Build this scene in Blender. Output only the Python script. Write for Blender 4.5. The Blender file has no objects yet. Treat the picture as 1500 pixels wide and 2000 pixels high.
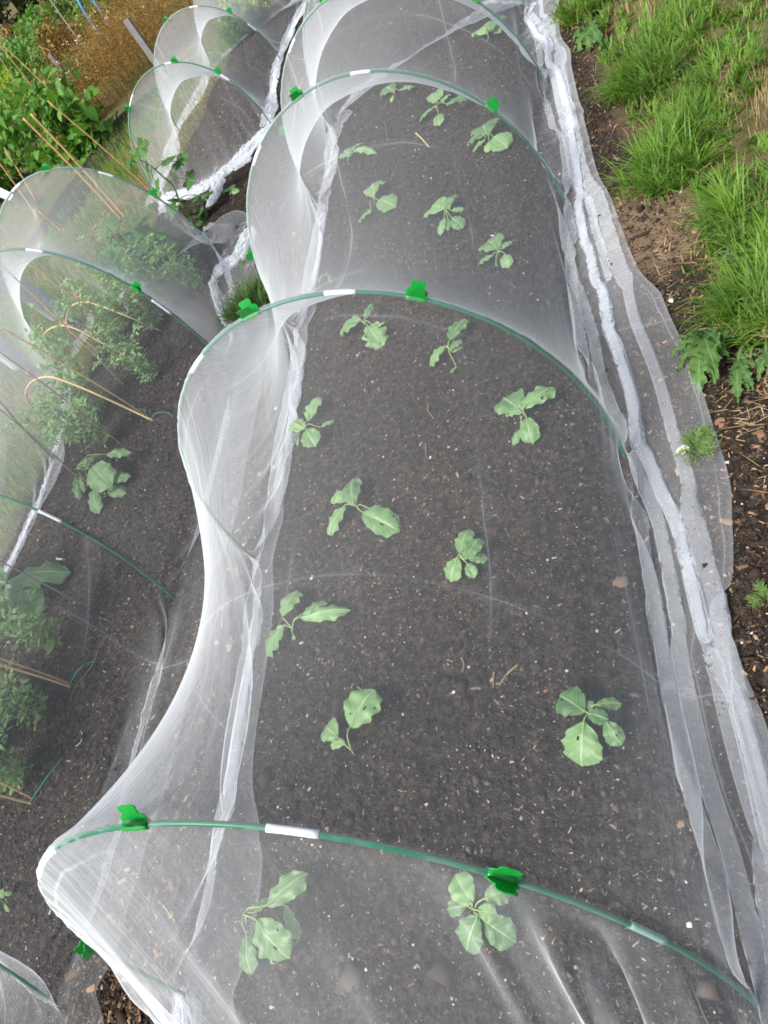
import bpy, math, random
import numpy as np
from mathutils import Vector, Matrix
DENOISE = True
rng = np.random.default_rng(11)
random.seed(7)
SC = bpy.context.scene
COL = SC.collection
PI = math.pi

# ------------------------------------------------------------------ camera
CAMH, FPX = 1.6, 1387.0
RW = np.array([[0.857229, 0.27969, 0.432355],
               [0.047746, 0.792842, -0.607554],
               [-0.512716, 0.541456, 0.666294]])
EYE = np.array([0, 0, CAMH])
cam_data = bpy.data.cameras.new('camera')
cam = bpy.data.objects.new('camera', cam_data)
COL.objects.link(cam)
M = Matrix([list(RW[i]) + [EYE[i]] for i in range(3)] + [[0, 0, 0, 1]])
cam.matrix_world = M
cam_data.sensor_fit = 'VERTICAL'
cam_data.sensor_height = 36.0
cam_data.lens = FPX / 2000.0 * 36.0
cam_data.clip_start = 0.02
cam_data.clip_end = 600
SC.camera = cam


def ray(px, py):
    d = RW @ np.array([px - 750.0, 1000.0 - py, -FPX])
    return d / np.linalg.norm(d)


def at(px, py, z=0.0):
    """the place on the level z that was measured at this spot of the photograph"""
    d = ray(px, py)
    return EYE + d * ((z - CAMH) / d[2])


def above(base, px, py):
    """a point upright over base, on the sight line of a measured spot"""
    d = ray(px, py)
    dh = d[:2]
    t = ((base[:2] - EYE[:2]) @ dh) / (dh @ dh)
    return EYE + d * t


def in_plane(A, B, px, py):
    d = ray(px, py)
    u = (B - A)[:2]
    n = np.array([-u[1], u[0], 0])
    return EYE + d * (((A - EYE) @ n) / (d @ n))


# ------------------------------------------------------------------ objects
def mesh(name, V, F, mat=None, smooth=True, attrs=None, uv=None):
    me = bpy.data.meshes.new(name)
    V = np.asarray(V, dtype=np.float32)
    if isinstance(F, np.ndarray):
        k = F.shape[1]
        me.vertices.add(len(V))
        me.vertices.foreach_set('co', V.ravel())
        me.loops.add(F.size)
        me.loops.foreach_set('vertex_index', F.ravel().astype(np.int32))
        me.polygons.add(len(F))
        me.polygons.foreach_set('loop_start', np.arange(0, F.size, k, dtype=np.int32))
        me.polygons.foreach_set('loop_total', np.full(len(F), k, dtype=np.int32))
        me.update(calc_edges=True)
    else:
        me.from_pydata([tuple(map(float, v)) for v in V], [], [tuple(map(int, f)) for f in F])
    if smooth:
        me.polygons.foreach_set('use_smooth', np.ones(len(me.polygons), dtype=bool))
    if attrs:
        for k, a in attrs.items():
            at_ = me.attributes.new(k, 'FLOAT', 'POINT')
            at_.data.foreach_set('value', np.asarray(a, dtype=np.float32))
    if uv is not None:
        l = me.uv_layers.new(name='UVMap')
        vi = np.empty(len(me.loops), dtype=np.int32)
        me.loops.foreach_get('vertex_index', vi)
        l.data.foreach_set('uv', np.asarray(uv, dtype=np.float32)[vi].ravel())
    me.validate()
    if mat:
        me.materials.append(mat)
    return me


def part(name, V, F, mat, parent=None, smooth=True, attrs=None, uv=None, label=None):
    V = np.asarray(V, dtype=float)
    if parent is not None:
        off = np.array(parent.location)
        p = parent
        while p.parent is not None:
            p = p.parent
            off = off + np.array(p.location)
        V = V - off
    o = bpy.data.objects.new(name, mesh(name, V, F, mat, smooth, attrs, uv))
    COL.objects.link(o)
    o.parent = parent
    if label:
        o['label'] = label
    return o


def tag(o, label=None, cat=None, group=None, kind=None):
    if label: o['label'] = label
    if cat: o['category'] = cat
    if group: o['group'] = group
    if kind: o['kind'] = kind
    return o


def thing(name, label, cat, loc=(0, 0, 0), group=None):
    o = bpy.data.objects.new(name, None)
    o.empty_display_size = 0.05
    COL.objects.link(o)
    o.location = tuple(map(float, loc))
    return tag(o, label, cat, group)


def dup(root, loc, rotz=0.0, scale=1.0, label=None, group=None):
    r = root.copy()
    COL.objects.link(r)
    r.location = tuple(map(float, loc))
    r.rotation_euler = (0, 0, rotz)
    r.scale = (scale,) * 3
    if label: r['label'] = label
    if group: r['group'] = group
    for ch in list(root.children):
        c = ch.copy()
        COL.objects.link(c)
        c.parent = r
        for g in ch.children:
            d = g.copy()
            COL.objects.link(d)
            d.parent = c
    return r


def tube(P, r, n=8, cap=True):
    """tube along the polyline P with radius r (number or one per point)"""
    P = np.asarray(P, float)
    r = np.broadcast_to(np.asarray(r, float), (len(P),))
    T = np.gradient(P, axis=0)
    T /= np.linalg.norm(T, axis=1)[:, None] + 1e-12
    a = np.array([0, 0, 1.0]) if abs(T[0][2]) < .9 else np.array([1.0, 0, 0])
    V = []
    u = np.cross(T[0], a); u /= np.linalg.norm(u)
    for i in range(len(P)):
        u = u - T[i] * (u @ T[i]); u /= np.linalg.norm(u) + 1e-12
        w = np.cross(T[i], u)
        for k in range(n):
            th = 2 * PI * k / n
            V.append(P[i] + r[i] * (math.cos(th) * u + math.sin(th) * w))
    F = []
    for i in range(len(P) - 1):
        for k in range(n):
            k2 = (k + 1) % n
            F.append((i * n + k, i * n + k2, (i + 1) * n + k2, (i + 1) * n + k))
    if cap:
        F.append(tuple(range(n))[::-1])
        F.append(tuple(range((len(P) - 1) * n, len(P) * n)))
    return np.array(V), F


def smooth_path(P, n=40):
    """Catmull-Rom through the points"""
    P = np.asarray(P, float)
    Q = np.vstack([2 * P[0] - P[1], P, 2 * P[-1] - P[-2]])
    out = []
    m = len(P) - 1
    for t in np.linspace(0, m, n):
        i = min(int(t), m - 1); f = t - i
        a, b, c, d = Q[i:i + 4]
        out.append(.5 * (2 * b + (c - a) * f + (2 * a - 5 * b + 4 * c - d) * f * f + (3 * b - a - 3 * c + d) * f ** 3))
    return np.array(out)


def join(lst):
    """merge (V, F) pairs where F are lists of tuples"""
    V, F, o = [], [], 0
    for v, f in lst:
        V.append(np.asarray(v, float))
        F += [tuple(i + o for i in q) for q in f]
        o += len(v)
    return np.vstack(V), F


# ------------------------------------------------------------------ noise
def _h(ix, iy, seed):
    n = (ix * 374761393 + iy * 668265263 + seed * 974634777) & 0xffffffff
    n = ((n ^ (n >> 13)) * 1274126177) & 0xffffffff
    return ((n ^ (n >> 16)) & 0xffff) / 65535.0


def noise(x, y, seed=0):
    x = np.asarray(x, float); y = np.asarray(y, float)
    ix = np.floor(x).astype(np.int64); iy = np.floor(y).astype(np.int64)
    fx = x - ix; fy = y - iy
    fx = fx * fx * (3 - 2 * fx); fy = fy * fy * (3 - 2 * fy)
    a = _h(ix, iy, seed); b = _h(ix + 1, iy, seed); c = _h(ix, iy + 1, seed); d = _h(ix + 1, iy + 1, seed)
    return (a * (1 - fx) + b * fx) * (1 - fy) + (c * (1 - fx) + d * fx) * fy * 1.0 - 0.5


def fbm(x, y, seed=0, oct=4):
    s = 0; a = 1.0
    for k in range(oct):
        s = s + a * noise(np.asarray(x) * 2 ** k, np.asarray(y) * 2 ** k, seed + k)
        a *= .5
    return s


def sstep(a, b, x):
    t = np.clip((np.asarray(x, float) - a) / (b - a), 0, 1)
    return t * t * (3 - 2 * t)


# ------------------------------------------------------------------ materials
class NT:
    def __init__(self, name):
        self.m = bpy.data.materials.new(name)
        self.m.use_nodes = True
        self.t = self.m.node_tree
        self.n = self.t.nodes
        self.n.clear()
        self.out = self.n.new('ShaderNodeOutputMaterial')

    def __call__(self, typ, **kw):
        nd = self.n.new('ShaderNode' + typ)
        for k, v in kw.items():
            if k.startswith('i_'):
                self.set(nd, k[2:], v)
            elif isinstance(v, bpy.types.NodeSocket) or (isinstance(v, bpy.types.Node)):
                self.set(nd, k, v)
            else:
                setattr(nd, k, v)
        return nd

    def set(self, nd, key, v):
        s = nd.inputs[int(key)] if str(key).isdigit() else nd.inputs[key]
        if isinstance(v, bpy.types.Node):
            v = v.outputs[0]
        if isinstance(v, bpy.types.NodeSocket):
            self.t.links.new(v, s)
        else:
            s.default_value = v

    def math(self, op, a, b=None, clamp=False):
        nd = self.n.new('ShaderNodeMath'); nd.operation = op; nd.use_clamp = clamp
        self.set(nd, 0, a)
        if b is not None: self.set(nd, 1, b)
        return nd

    def mixc(self, f, a, b, blend='MIX'):
        nd = self.n.new('ShaderNodeMix'); nd.data_type = 'RGBA'; nd.blend_type = blend
        self.set(nd, 0, f)
        for k, v in ((6, a), (7, b)):
            self.set(nd, k, v if not isinstance(v, tuple) else (*v[:3], 1))
        return nd.outputs[2]

    def ramp(self, f, stops, interp='LINEAR'):
        nd = self.n.new('ShaderNodeValToRGB')
        cr = nd.color_ramp; cr.interpolation = interp
        while len(cr.elements) < len(stops): cr.elements.new(.5)
        for e, (p, c) in zip(cr.elements, stops):
            e.position = p; e.color = (*c[:3], 1) if isinstance(c, tuple) else (c, c, c, 1)
        self.set(nd, 0, f)
        return nd.outputs[0]

    def noise(self, scale, detail=4, rough=.55, vec=None, out=0):
        nd = self.n.new('ShaderNodeTexNoise')
        nd.inputs['Scale'].default_value = scale
        nd.inputs['Detail'].default_value = detail
        nd.inputs['Roughness'].default_value = rough
        if vec is not None: self.set(nd, 'Vector', vec)
        return nd.outputs[out]

    def coord(self, o='Object'):
        if not hasattr(self, '_c'): self._c = self.n.new('ShaderNodeTexCoord')
        return self._c.outputs[o]

    def attr(self, name):
        nd = self.n.new('ShaderNodeAttribute'); nd.attribute_name = name
        return nd.outputs['Fac']

    def bump(self, h, strength=.3, dist=.01):
        nd = self.n.new('ShaderNodeBump')
        nd.inputs['Strength'].default_value = strength
        nd.inputs['Distance'].default_value = dist
        self.set(nd, 'Height', h)
        return nd.outputs[0]

    def bsdf(self, col, rough=.6, spec=.3, normal=None, **kw):
        nd = self.n.new('ShaderNodeBsdfPrincipled')
        self.set(nd, 'Base Color', (*col, 1) if isinstance(col, tuple) else col)
        self.set(nd, 'Roughness', rough)
        nd.inputs['Specular IOR Level'].default_value = spec
        if normal is not None: self.set(nd, 'Normal', normal)
        for k, v in kw.items(): self.set(nd, k, v)
        return nd

    def done(self, sh):
        self.t.links.new(sh.outputs[0] if isinstance(sh, bpy.types.Node) else sh, self.out.inputs['Surface'])
        return self.m


MAT = {}


def simple(name, col, rough=.6, spec=.3, var=.25, scale=30, bump=0.0):
    t = NT(name)
    n = t.noise(scale, 5, .6, t.coord())
    c = t.mixc(n, tuple(x * (1 - var) for x in col), tuple(min(1, x * (1 + var)) for x in col))
    nb = t.bump(n, bump, .004) if bump else None
    MAT[name] = t.done(t.bsdf(c, rough, spec, nb))
    return MAT[name]


simple('hoop_green', (.022, .15, .085), .4, .4, .15, 60)
simple('sleeve_pale', (.22, .40, .34), .35, .4, .1, 40)
simple('sleeve_white', (.72, .76, .8), .35, .4, .05, 40)
simple('clip_green', (.006, .27, .035), .35, .5, .2, 80)
simple('cane_tan', (.50, .31, .13), .55, .3, .3, 25, .2)
simple('cane_pale', (.60, .44, .22), .5, .3, .2, 25, .2)
simple('cane_brown', (.22, .14, .09), .7, .2, .3, 25, .2)
simple('grey_wood', (.22, .21, .20), .85, .1, .35, 18, .4)
simple('stem_green', (.16, .27, .08), .5, .3, .25, 30)
simple('stem_pale', (.30, .42, .17), .5, .3, .2, 30)
simple('twine_green', (.03, .28, .17), .6, .2, .15, 60)
simple('black_pole', (.03, .03, .028), .5, .3, .3, 20)
simple('metal_pole', (.38, .37, .34), .5, .4, .2, 20)
simple('blue_pipe', (.10, .30, .60), .4, .4, .1, 20)
simple('petal_white', (.85, .85, .80), .6, .2, .08, 30)
simple('petal_red', (.75, .10, .02), .5, .3, .2, 30)
simple('petal_purple', (.20, .05, .28), .6, .3, .3, 30)
simple('centre_yellow', (.75, .50, .04), .6, .3, .2, 90)
simple('trousers', (.46, .49, .52), .85, .1, .2, 30, .3)
simple('shirt', (.30, .33, .40), .85, .1, .2, 30, .3)
simple('skin', (.52, .33, .25), .55, .3, .08, 30)
simple('hair', (.05, .035, .025), .6, .3, .3, 60)
simple('shoe_black', (.02, .02, .022), .6, .3, .2, 40)
simple('shoe_white', (.72, .72, .70), .6, .3, .1, 40)
simple('shoe_sole', (.03, .12, .07), .7, .2, .1, 40)
simple('red_plastic', (.65, .08, .07), .35, .4, .1, 20)
simple('brick_stone', (.24, .135, .095), .9, .1, .5, 60, .5)
simple('stick_wood', (.26, .18, .11), .85, .1, .3, 40, .4)
simple('label_white', (.75, .74, .68), .5, .3, .1, 30)
# attribute driven materials ------------------------------------------------
def leaf_mat(name, dark, light, vein=None, rough=.5, transl=.3, spec=.3, hole=False, bumps=.25):
    t = NT(name)
    r = t.attr('rnd')
    n = t.noise(35, 4, .6, t.coord())
    f = t.math('ADD', t.math('MULTIPLY', r, .75), t.math('MULTIPLY', n, .35), True)
    c = t.mixc(f, dark, light)
    h = n
    if vein:
        uv = t.n.new('ShaderNodeSeparateXYZ'); t.set(uv, 0, t.coord('UV'))
        u, v = uv.outputs[0], uv.outputs[1]          # u along, v across -1..1 stored 0..1
        vv = t.math('ABSOLUTE', t.math('SUBTRACT', v, .5))
        mid = t.math('SUBTRACT', 1, t.math('DIVIDE', vv, .034), True)
        ph = t.math('FRACT', t.math('MULTIPLY', t.math('SUBTRACT', u, t.math('MULTIPLY', vv, .75)), 6.0))
        lat = t.math('SUBTRACT', 1, t.math('DIVIDE', t.math('ABSOLUTE', t.math('SUBTRACT', ph, .5)), .065), True)
        lat = t.math('MULTIPLY', lat, .5)
        m = t.math('MAXIMUM', mid, lat)
        c = t.mixc(m, c, vein)
        h = t.math('SUBTRACT', t.math('MULTIPLY', n, .4), m)
    nb = t.bump(h, bumps, .003)
    p = t.bsdf(c, rough, spec, nb)
    tr = t('BsdfTranslucent')
    t.set(tr, 0, t.mixc(.5, c, (light[0] * 1.3, light[1] * 1.3, light[2] * .6)))
    mx = t('MixShader'); t.set(mx, 0, transl); t.set(mx, 1, p); t.set(mx, 2, tr)
    MAT[name] = t.done(mx)


leaf_mat('brassica_leaf', (.045, .140, .050), (.25, .43, .165), (.46, .60, .32), .42, .2, .4)
leaf_mat('pea_leaf', (.10, .23, .09), (.33, .49, .22), (.22, .36, .15), .5, .35)
leaf_mat('bean_leaf', (.035, .125, .018), (.14, .32, .04), (.14, .27, .06), .45, .3)
leaf_mat('squash_leaf', (.040, .125, .035), (.10, .22, .055), (.18, .30, .11), .55, .3)
leaf_mat('broad_leaf', (.045, .12, .04), (.20, .33, .16), (.36, .48, .28), .5, .3)
leaf_mat('thistle_leaf', (.040, .105, .028), (.10, .20, .05), (.22, .33, .13), .6, .2)
leaf_mat('lime_leaf', (.22, .34, .03), (.42, .52, .06), None, .5, .35)
leaf_mat('hedge_leaf', (.018, .040, .012), (.06, .10, .03), None, .6, .2)
leaf_mat('mixed_leaf', (.045, .11, .025), (.20, .30, .07), None, .6, .3)
leaf_mat('rust_leaf', (.10, .055, .022), (.36, .24, .08), None, .8, .2)
leaf_mat('grass_blade', (.035, .105, .014), (.19, .345, .045), None, .5, .35, .3, bumps=.05)
leaf_mat('straw', (.32, .22, .11), (.62, .47, .27), None, .8, .2, .2, bumps=.05)
leaf_mat('dark_grass', (.035, .095, .02), (.11, .21, .045), None, .5, .3, .3, bumps=.05)
leaf_mat('cream_flower', (.55, .55, .30), (.80, .80, .62), None, .6, .4)


def chip_mat(name, stops, rough=.85):
    t = NT(name)
    c = t.ramp(t.attr('rnd'), stops, 'CONSTANT')
    n = t.noise(160, 3, .6, t.coord())
    c = t.mixc(t.math('MULTIPLY', n, .35), c, (.10, .075, .055))
    MAT[name] = t.done(t.bsdf(c, rough, .15, t.bump(n, .4, .002)))


chip_mat('wood_chip', [(0, (.05, .036, .026)), (.22, (.11, .078, .055)), (.48, (.20, .148, .105)), (.76, (.33, .26, .19)), (.94, (.52, .44, .34))])
chip_mat('soil_crumb', [(0, (.012, .009, .0075)), (.3, (.026, .020, .016)), (.6, (.045, .035, .028)), (.85, (.075, .058, .045)), (.96, (.12, .095, .075))])
chip_mat('stone_chip', [(0, (.60, .58, .54)), (.35, (.42, .35, .27)), (.6, (.72, .71, .69)), (.75, (.33, .20, .13)), (.88, (.55, .45, .32))])
chip_mat('bark_chip', [(0, (.030, .018, .012)), (.35, (.075, .042, .025)), (.62, (.16, .092, .050)), (.85, (.30, .18, .095)), (.95, (.45, .30, .17))])


def soil_mat():
    t = NT('soil')
    co = t.coord()
    big = t.noise(3.2, 4, .6, co)
    mid = t.noise(45, 6, .65, co)
    fine = t.noise(260, 4, .7, co)
    vor = t.n.new('ShaderNodeTexVoronoi'); vor.inputs['Scale'].default_value = 210; t.set(vor, 'Vector', co)
    c = t.ramp(mid, [(.3, (.008, .0066, .0058)), (.48, (.032, .0258, .0220)), (.70, (.125, .101, .084))])
    c = t.mixc(t.math('MULTIPLY', big, .7), c, t.mixc(mid, (.014, .0105, .0085), (.050, .037, .028)))
    sp = t.math('GREATER_THAN', fine, .66)
    c = t.mixc(t.math('MULTIPLY', sp, .65), c, (.15, .115, .085))
    # the dry pale crust of the trodden patch beside the lawn
    dry = t.attr('dry')
    c = t.mixc(dry, c, t.mixc(mid, (.13, .09, .058), (.30, .215, .14)))
    hgt = t.math('ADD', t.math('MULTIPLY', mid, 1.0), t.math('MULTIPLY', t.math('ADD', fine, vor.outputs[0]), .45))
    MAT['soil'] = t.done(t.bsdf(c, .95, .12, t.bump(hgt, .9, .012)))


def turf_mat():
    t = NT('turf_ground')
    co = t.coord()
    a = t.noise(1.3, 5, .6, co); b = t.noise(14, 6, .65, co); f = t.noise(120, 4, .7, co)
    c = t.ramp(b, [(.3, (.075, .060, .028)), (.5, (.17, .135, .065)), (.7, (.34, .26, .15))])
    c = t.mixc(t.ramp(a, [(.42, 0.0), (.6, 1.0)]), c, t.mixc(b, (.045, .085, .018), (.14, .17, .05)))
    c = t.mixc(t.math('MULTIPLY', f, .5), c, (.06, .045, .028))
    MAT['turf_ground'] = t.done(t.bsdf(c, .95, .1, t.bump(t.math('ADD', b, f), .8, .02)))


soil_mat(); turf_mat()


def net_mat():
    """fine insect mesh: each layer covers a share of the view that grows as it turns edge-on"""
    t = NT('insect_mesh')
    geo = t.n.new('ShaderNodeNewGeometry')
    uv = t.coord('UV')
    wr = t.noise(9, 4, .6, None)
    nd = t.n.new('ShaderNodeVectorMath'); nd.operation = 'DOT_PRODUCT'
    mp = t.n.new('ShaderNodeMapping'); t.set(mp, 0, uv)
    mp.inputs['Scale'].default_value = (5.0, 55.0, 1)
    wn = t.noise(1.0, 3, .55, mp.outputs[0])
    bmp = t.bump(wn, .35, .006)
    t.set(nd, 0, bmp); t.set(nd, 1, geo.outputs['Incoming'])
    cosv = t.math('MAXIMUM', t.math('ABSOLUTE', nd.outputs['Value']), .055)
    # threads packed closer in creases and hems
    sx = t.n.new('ShaderNodeSeparateXYZ'); t.set(sx, 0, uv)
    wob = t.noise(2.2, 3, .5, uv)
    def crease(v, period, width, off):
        q = t.math('ADD', v, t.math('MULTIPLY', wob, .05))
        fr = t.math('FRACT', t.math('ADD', t.math('DIVIDE', q, period), off))
        d = t.math('MULTIPLY', t.math('ABSOLUTE', t.math('SUBTRACT', fr, .5)), period)
        return t.math('SUBTRACT', 1, t.math('DIVIDE', d, width), True)
    msk = t.ramp(t.noise(1.7, 2, .5, uv), [(.46, 0.0), (.64, 1.0)])
    cr = t.math('ADD', crease(sx.outputs[0], .62, .004, .27), crease(sx.outputs[1], .43, .004, .1), True)
    soft = t.math('ADD', crease(sx.outputs[0], .62, .03, .27), crease(sx.outputs[1], .43, .03, .1), True)
    cr = t.math('MULTIPLY', t.math('ADD', t.math('MULTIPLY', cr, 1.5), t.math('MULTIPLY', soft, .3)), msk)
    dens = t.math('ADD', t.math('ADD', t.attr('dens'), cr), t.math('MULTIPLY', t.math('SUBTRACT', wr, .5), .25))
    ex = t.math('DIVIDE', dens, cosv)
    tr = t.math('POWER', 1 - .108, ex)          # share of light that passes between the threads
    tb = t('BsdfTransparent')
    df = t('BsdfDiffuse'); t.set(df, 0, (.79, .83, .88, 1))
    tl = t('BsdfTranslucent'); t.set(tl, 0, (.79, .83, .88, 1))
    th = t('MixShader'); t.set(th, 0, .42); t.set(th, 1, df); t.set(th, 2, tl)
    mx = t('MixShader'); t.set(mx, 0, tr); t.set(mx, 1, th); t.set(mx, 2, tb)
    MAT['insect_mesh'] = t.done(mx)


net_mat()

# ------------------------------------------------------------------ light
world = bpy.data.worlds.new('World')
SC.world = world
world.use_nodes = True
wt = world.node_tree
bg = wt.nodes['Background']
sky = wt.nodes.new('ShaderNodeTexSky')
sky.sky_type = 'NISHITA'
sky.sun_disc = False
SUN_EL, SUN_AZ = math.radians(52), math.radians(215)
sky.sun_elevation = SUN_EL
sky.sun_rotation = SUN_AZ
sky.air_density = 1.0
sky.dust_density = 4.0
sky.ozone_density = 1.0
hs = wt.nodes.new('ShaderNodeHueSaturation')
hs.inputs['Saturation'].default_value = .6      # a veil of thin cloud greys the blue
wt.links.new(sky.outputs[0], hs.inputs['Color'])
wt.links.new(hs.outputs[0], bg.inputs[0])
bg.inputs[1].default_value = 0.104
sl = bpy.data.lights.new('sun', 'SUN')
sl.energy = 2.5
sl.angle = math.radians(14)
sl.color = (1.0, .96, .9)
sun = bpy.data.objects.new('sun', sl)
COL.objects.link(sun)
sd = Vector((math.sin(SUN_AZ) * math.cos(SUN_EL), math.cos(SUN_AZ) * math.cos(SUN_EL), math.sin(SUN_EL)))
sun.rotation_euler = sd.to_track_quat('Z', 'Y').to_euler()
SC.view_settings.view_transform = 'Standard'
SC.view_settings.look = 'None'
SC.view_settings.gamma = 1.0
SC.view_settings.exposure = 0.92
SC.render.engine = 'CYCLES'
cy = SC.cycles
cy.transparent_max_bounces = 40
cy.max_bounces = 7
cy.diffuse_bounces = 3
cy.transmission_bounces = 4
cy.use_denoising = DENOISE
cy.use_adaptive_sampling = False
cy.filter_width = 1.75
cy.sample_clamp_indirect = 4.0
try:
    cy.sampling_pattern = 'BLUE_NOISE'
except Exception:
    pass
try:
    cy.denoiser = 'OPENIMAGEDENOISE'
except Exception:
    pass
# ------------------------------------------------------------------ hoops
# centre x, y, yaw, lean, width, height, skew of every hoop arch as measured
HOOPS = {
    'm1': (-.878, .098, 0, .183, 1.327, .853, -.041), 'm2': (-.916, 1.403, -.044, -.057, 1.353, .909, .084),
    'm3': (-.936, 2.746, -.012, .017, 1.349, .852, .005), 'm4': (-.928, 3.877, -.08, -.032, 1.384, .835, -.023),
    'm5': (-.952, 4.9, -.004, -.008, 1.381, .835, .003),
    'l1': (-2.729, .079, -.009, .355, 1.381, .874, -.003), 'l2': (-2.67, 1.414, -.066, .167, 1.376, .876, .006),
    'l3': (-2.645, 2.65, .022, .12, 1.331, 1.025, -.006), 'l4': (-3.081, 3.852, .19, .07, 1.412, .969, .03),
    'f1': (-2.885, 5.663, .015, .07, 1.199, .753, .022), 'f2': (-3.057, 7.101, .05, .021, 1.224, .76, .008),
    'f3': (-2.95, 8.45, 0, 0, 1.22, .752, -.01)}


def arch(k, T, grow=0.0):
    x0, y0, yaw, lean, w, h, skew = HOOPS[k]
    T = np.asarray(T, float)
    u = -np.cos(T) * (w / 2 + grow) + skew * np.sin(T)
    v = np.sin(T) * (h + grow)
    ca, sa = math.cos(yaw), math.sin(yaw)
    off = v * math.sin(lean)
    return np.stack([x0 + u * ca - off * sa, y0 + u * sa + off * ca, v * math.cos(lean)], -1)


HOOP_LABEL = {
    'm1': 'nearest green hoop of the big seedling tunnel, across the foot of the picture',
    'm2': 'second green hoop of the big seedling tunnel, beside the grass tuft in the path',
    'm3': 'third green hoop of the big seedling tunnel, middle of its five',
    'm4': 'fourth green hoop of the big seedling tunnel, cut by the top of the picture',
    'm5': 'farthest green hoop of the big seedling tunnel, at its closed far end',
    'l1': 'green hoop of the pea tunnel nearest the camera, only its right leg showing',
    'l2': 'green hoop of the pea tunnel with a clear green joint, below the broad leaved plant',
    'l3': 'green hoop of the pea tunnel arching over the bent canes and peas',
    'l4': 'end hoop of the pea tunnel, beside the squash plant outside',
    'f1': 'front hoop of the low tunnel at the back left, behind the squash plant',
    'f2': 'second hoop of the low tunnel at the back left, next to the grey post',
    'f3': 'last hoop of the low tunnel at the back left, at the top of the picture'}
SLEEVES = {'m1': [(110, 116), (58, 72), (152, 157.5)], 'm2': [(105, 111), (67, 73)], 'm3': [(105, 111), (60, 67)],
           'm4': [(62, 68), (106, 112)], 'm5': [(107, 113)], 'l1': [(107, 113)], 'l2': [(140, 146)], 'l3': [(112, 118), (151, 157)],
           'l4': [(127, 133), (84, 90)], 'f1': [(104, 110), (141, 147), (60, 69)], 'f2': [(106, 113), (150, 157)], 'f3': [(107, 113)]}
for k in HOOPS:
    T = np.linspace(0, PI, 72)
    P = arch(k, T)
    ends = [P[0] - [0, 0, .12], P[-1] - [0, 0, .12]]
    P = np.vstack([ends[0], P, ends[1]])
    far = k[0] == 'f'
    x0, y0 = HOOPS[k][:2]
    h = thing('tunnel_hoop', HOOP_LABEL[k], 'hoop', (x0, y0, 0), 'green hoops holding up the nets')
    part('rod', *tube(P, .0046, 10), MAT['hoop_green'], h)
    for a, b in SLEEVES[k]:
        part('joint_sleeve', *tube(arch(k, np.radians(np.linspace(a, b, 8))), .0058, 10), MAT['sleeve_pale' if (k, a) == ('m1', 152) else 'sleeve_white'], h)
# clear green joint on the second pea hoop
# ------------------------------------------------------------------ clips


def clip_parts():
    """snap clamp in its own frame: x along the rod, z outward from the hoop; a split sleeve and two flared jaws"""
    n = 14
    L = .026
    ang = np.radians(np.linspace(52, 488 - 180, n))
    ang = np.linspace(math.radians(270 + 38), math.radians(270 + 360 - 38), n)
    V = []; F = []
    for x in np.linspace(-L, L, 6):
        for r in (.0062, .0084):
            for a in ang:
                V.append((x, r * math.cos(a), r * math.sin(a)))
    m = 2 * n
    for i in range(5):
        for k in range(n - 1):
            F.append((i * m + n + k, i * m + n + k + 1, (i + 1) * m + n + k + 1, (i + 1) * m + n + k))
            F.append((i * m + k + 1, i * m + k, (i + 1) * m + k, (i + 1) * m + k + 1))
    for i in (0, 5):
        for k in range(n - 1):
            q = (i * m + k, i * m + k + 1, i * m + n + k + 1, i * m + n + k)
            F.append(q if i == 0 else q[::-1])
    sleeve = (np.array(V), F)
    jaws = []
    # outline of a jaw (x, height): broad foot, shoulder notches, rounded ear
    ol = [(-.024, 0), (-.0245, .007), (-.021, .011), (-.0165, .0125), (-.0155, .0165), (-.0185, .020), (-.0165, .0255), (-.009, .0275),
          (0, .0268), (.009, .0275), (.0150, .0255), (.0165, .0205), (.0145, .0165), (.0155, .0125), (.021, .011), (.0245, .007), (.024, 0)]
    for s in (-1, 1):
        V = []
        for th in (0, .0022):
            for x, z in ol:
                y = s * (.0040 + .0015 * math.sin(z / .0275 * 3) + .012 * (z / .0275) ** 1.5 + th)
                V.append((x * 1.12, y, .0060 + z * 1.15))
        k = len(ol)
        # close each face with a fan about mid points so it stays curved
        mid = []
        for th in (0, .0022):
            for z in (.002, .009, .016, .023):
                mid.append((0, s * (.0040 + .0015 * math.sin(z / .0275 * 3) + .012 * (z / .0275) ** 1.5 + th), .0060 + z * 1.15))
        V += mid
        F = []
        for side, o in ((0, 0), (1, k)):
            c = 2 * k + side * 4
            for i in range(k - 1):
                z = (ol[i][1] + ol[i + 1][1]) / 2
                ci = min(3, int(z / .007))
                f = (o + i, o + i + 1, c + ci)
                F.append(f if (side == 1) == (s == 1) else f[::-1])
            for a, b in ((0, 1), (1, 2), (2, 3)):
                pass
        # bridge the mid points between the two halves
        for side, o in ((0, 0), (1, k)):
            c = 2 * k + side * 4
            zi = [min(3, int(((ol[i][1] + ol[i + 1][1]) / 2) / .007)) for i in range(k - 1)]
            for i in range(k - 2):
                if zi[i] != zi[i + 1]:
                    F.append((o + i + 1, c + zi[i + 1], c + zi[i]))
            F.append((o, c + zi[0], o + k - 1))
        for i in range(k - 1):
            q = (i, i + 1, k + i + 1, k + i)
            F.append(q)
        jaws.append((np.array(V), F))
    return sleeve, jaws


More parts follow.
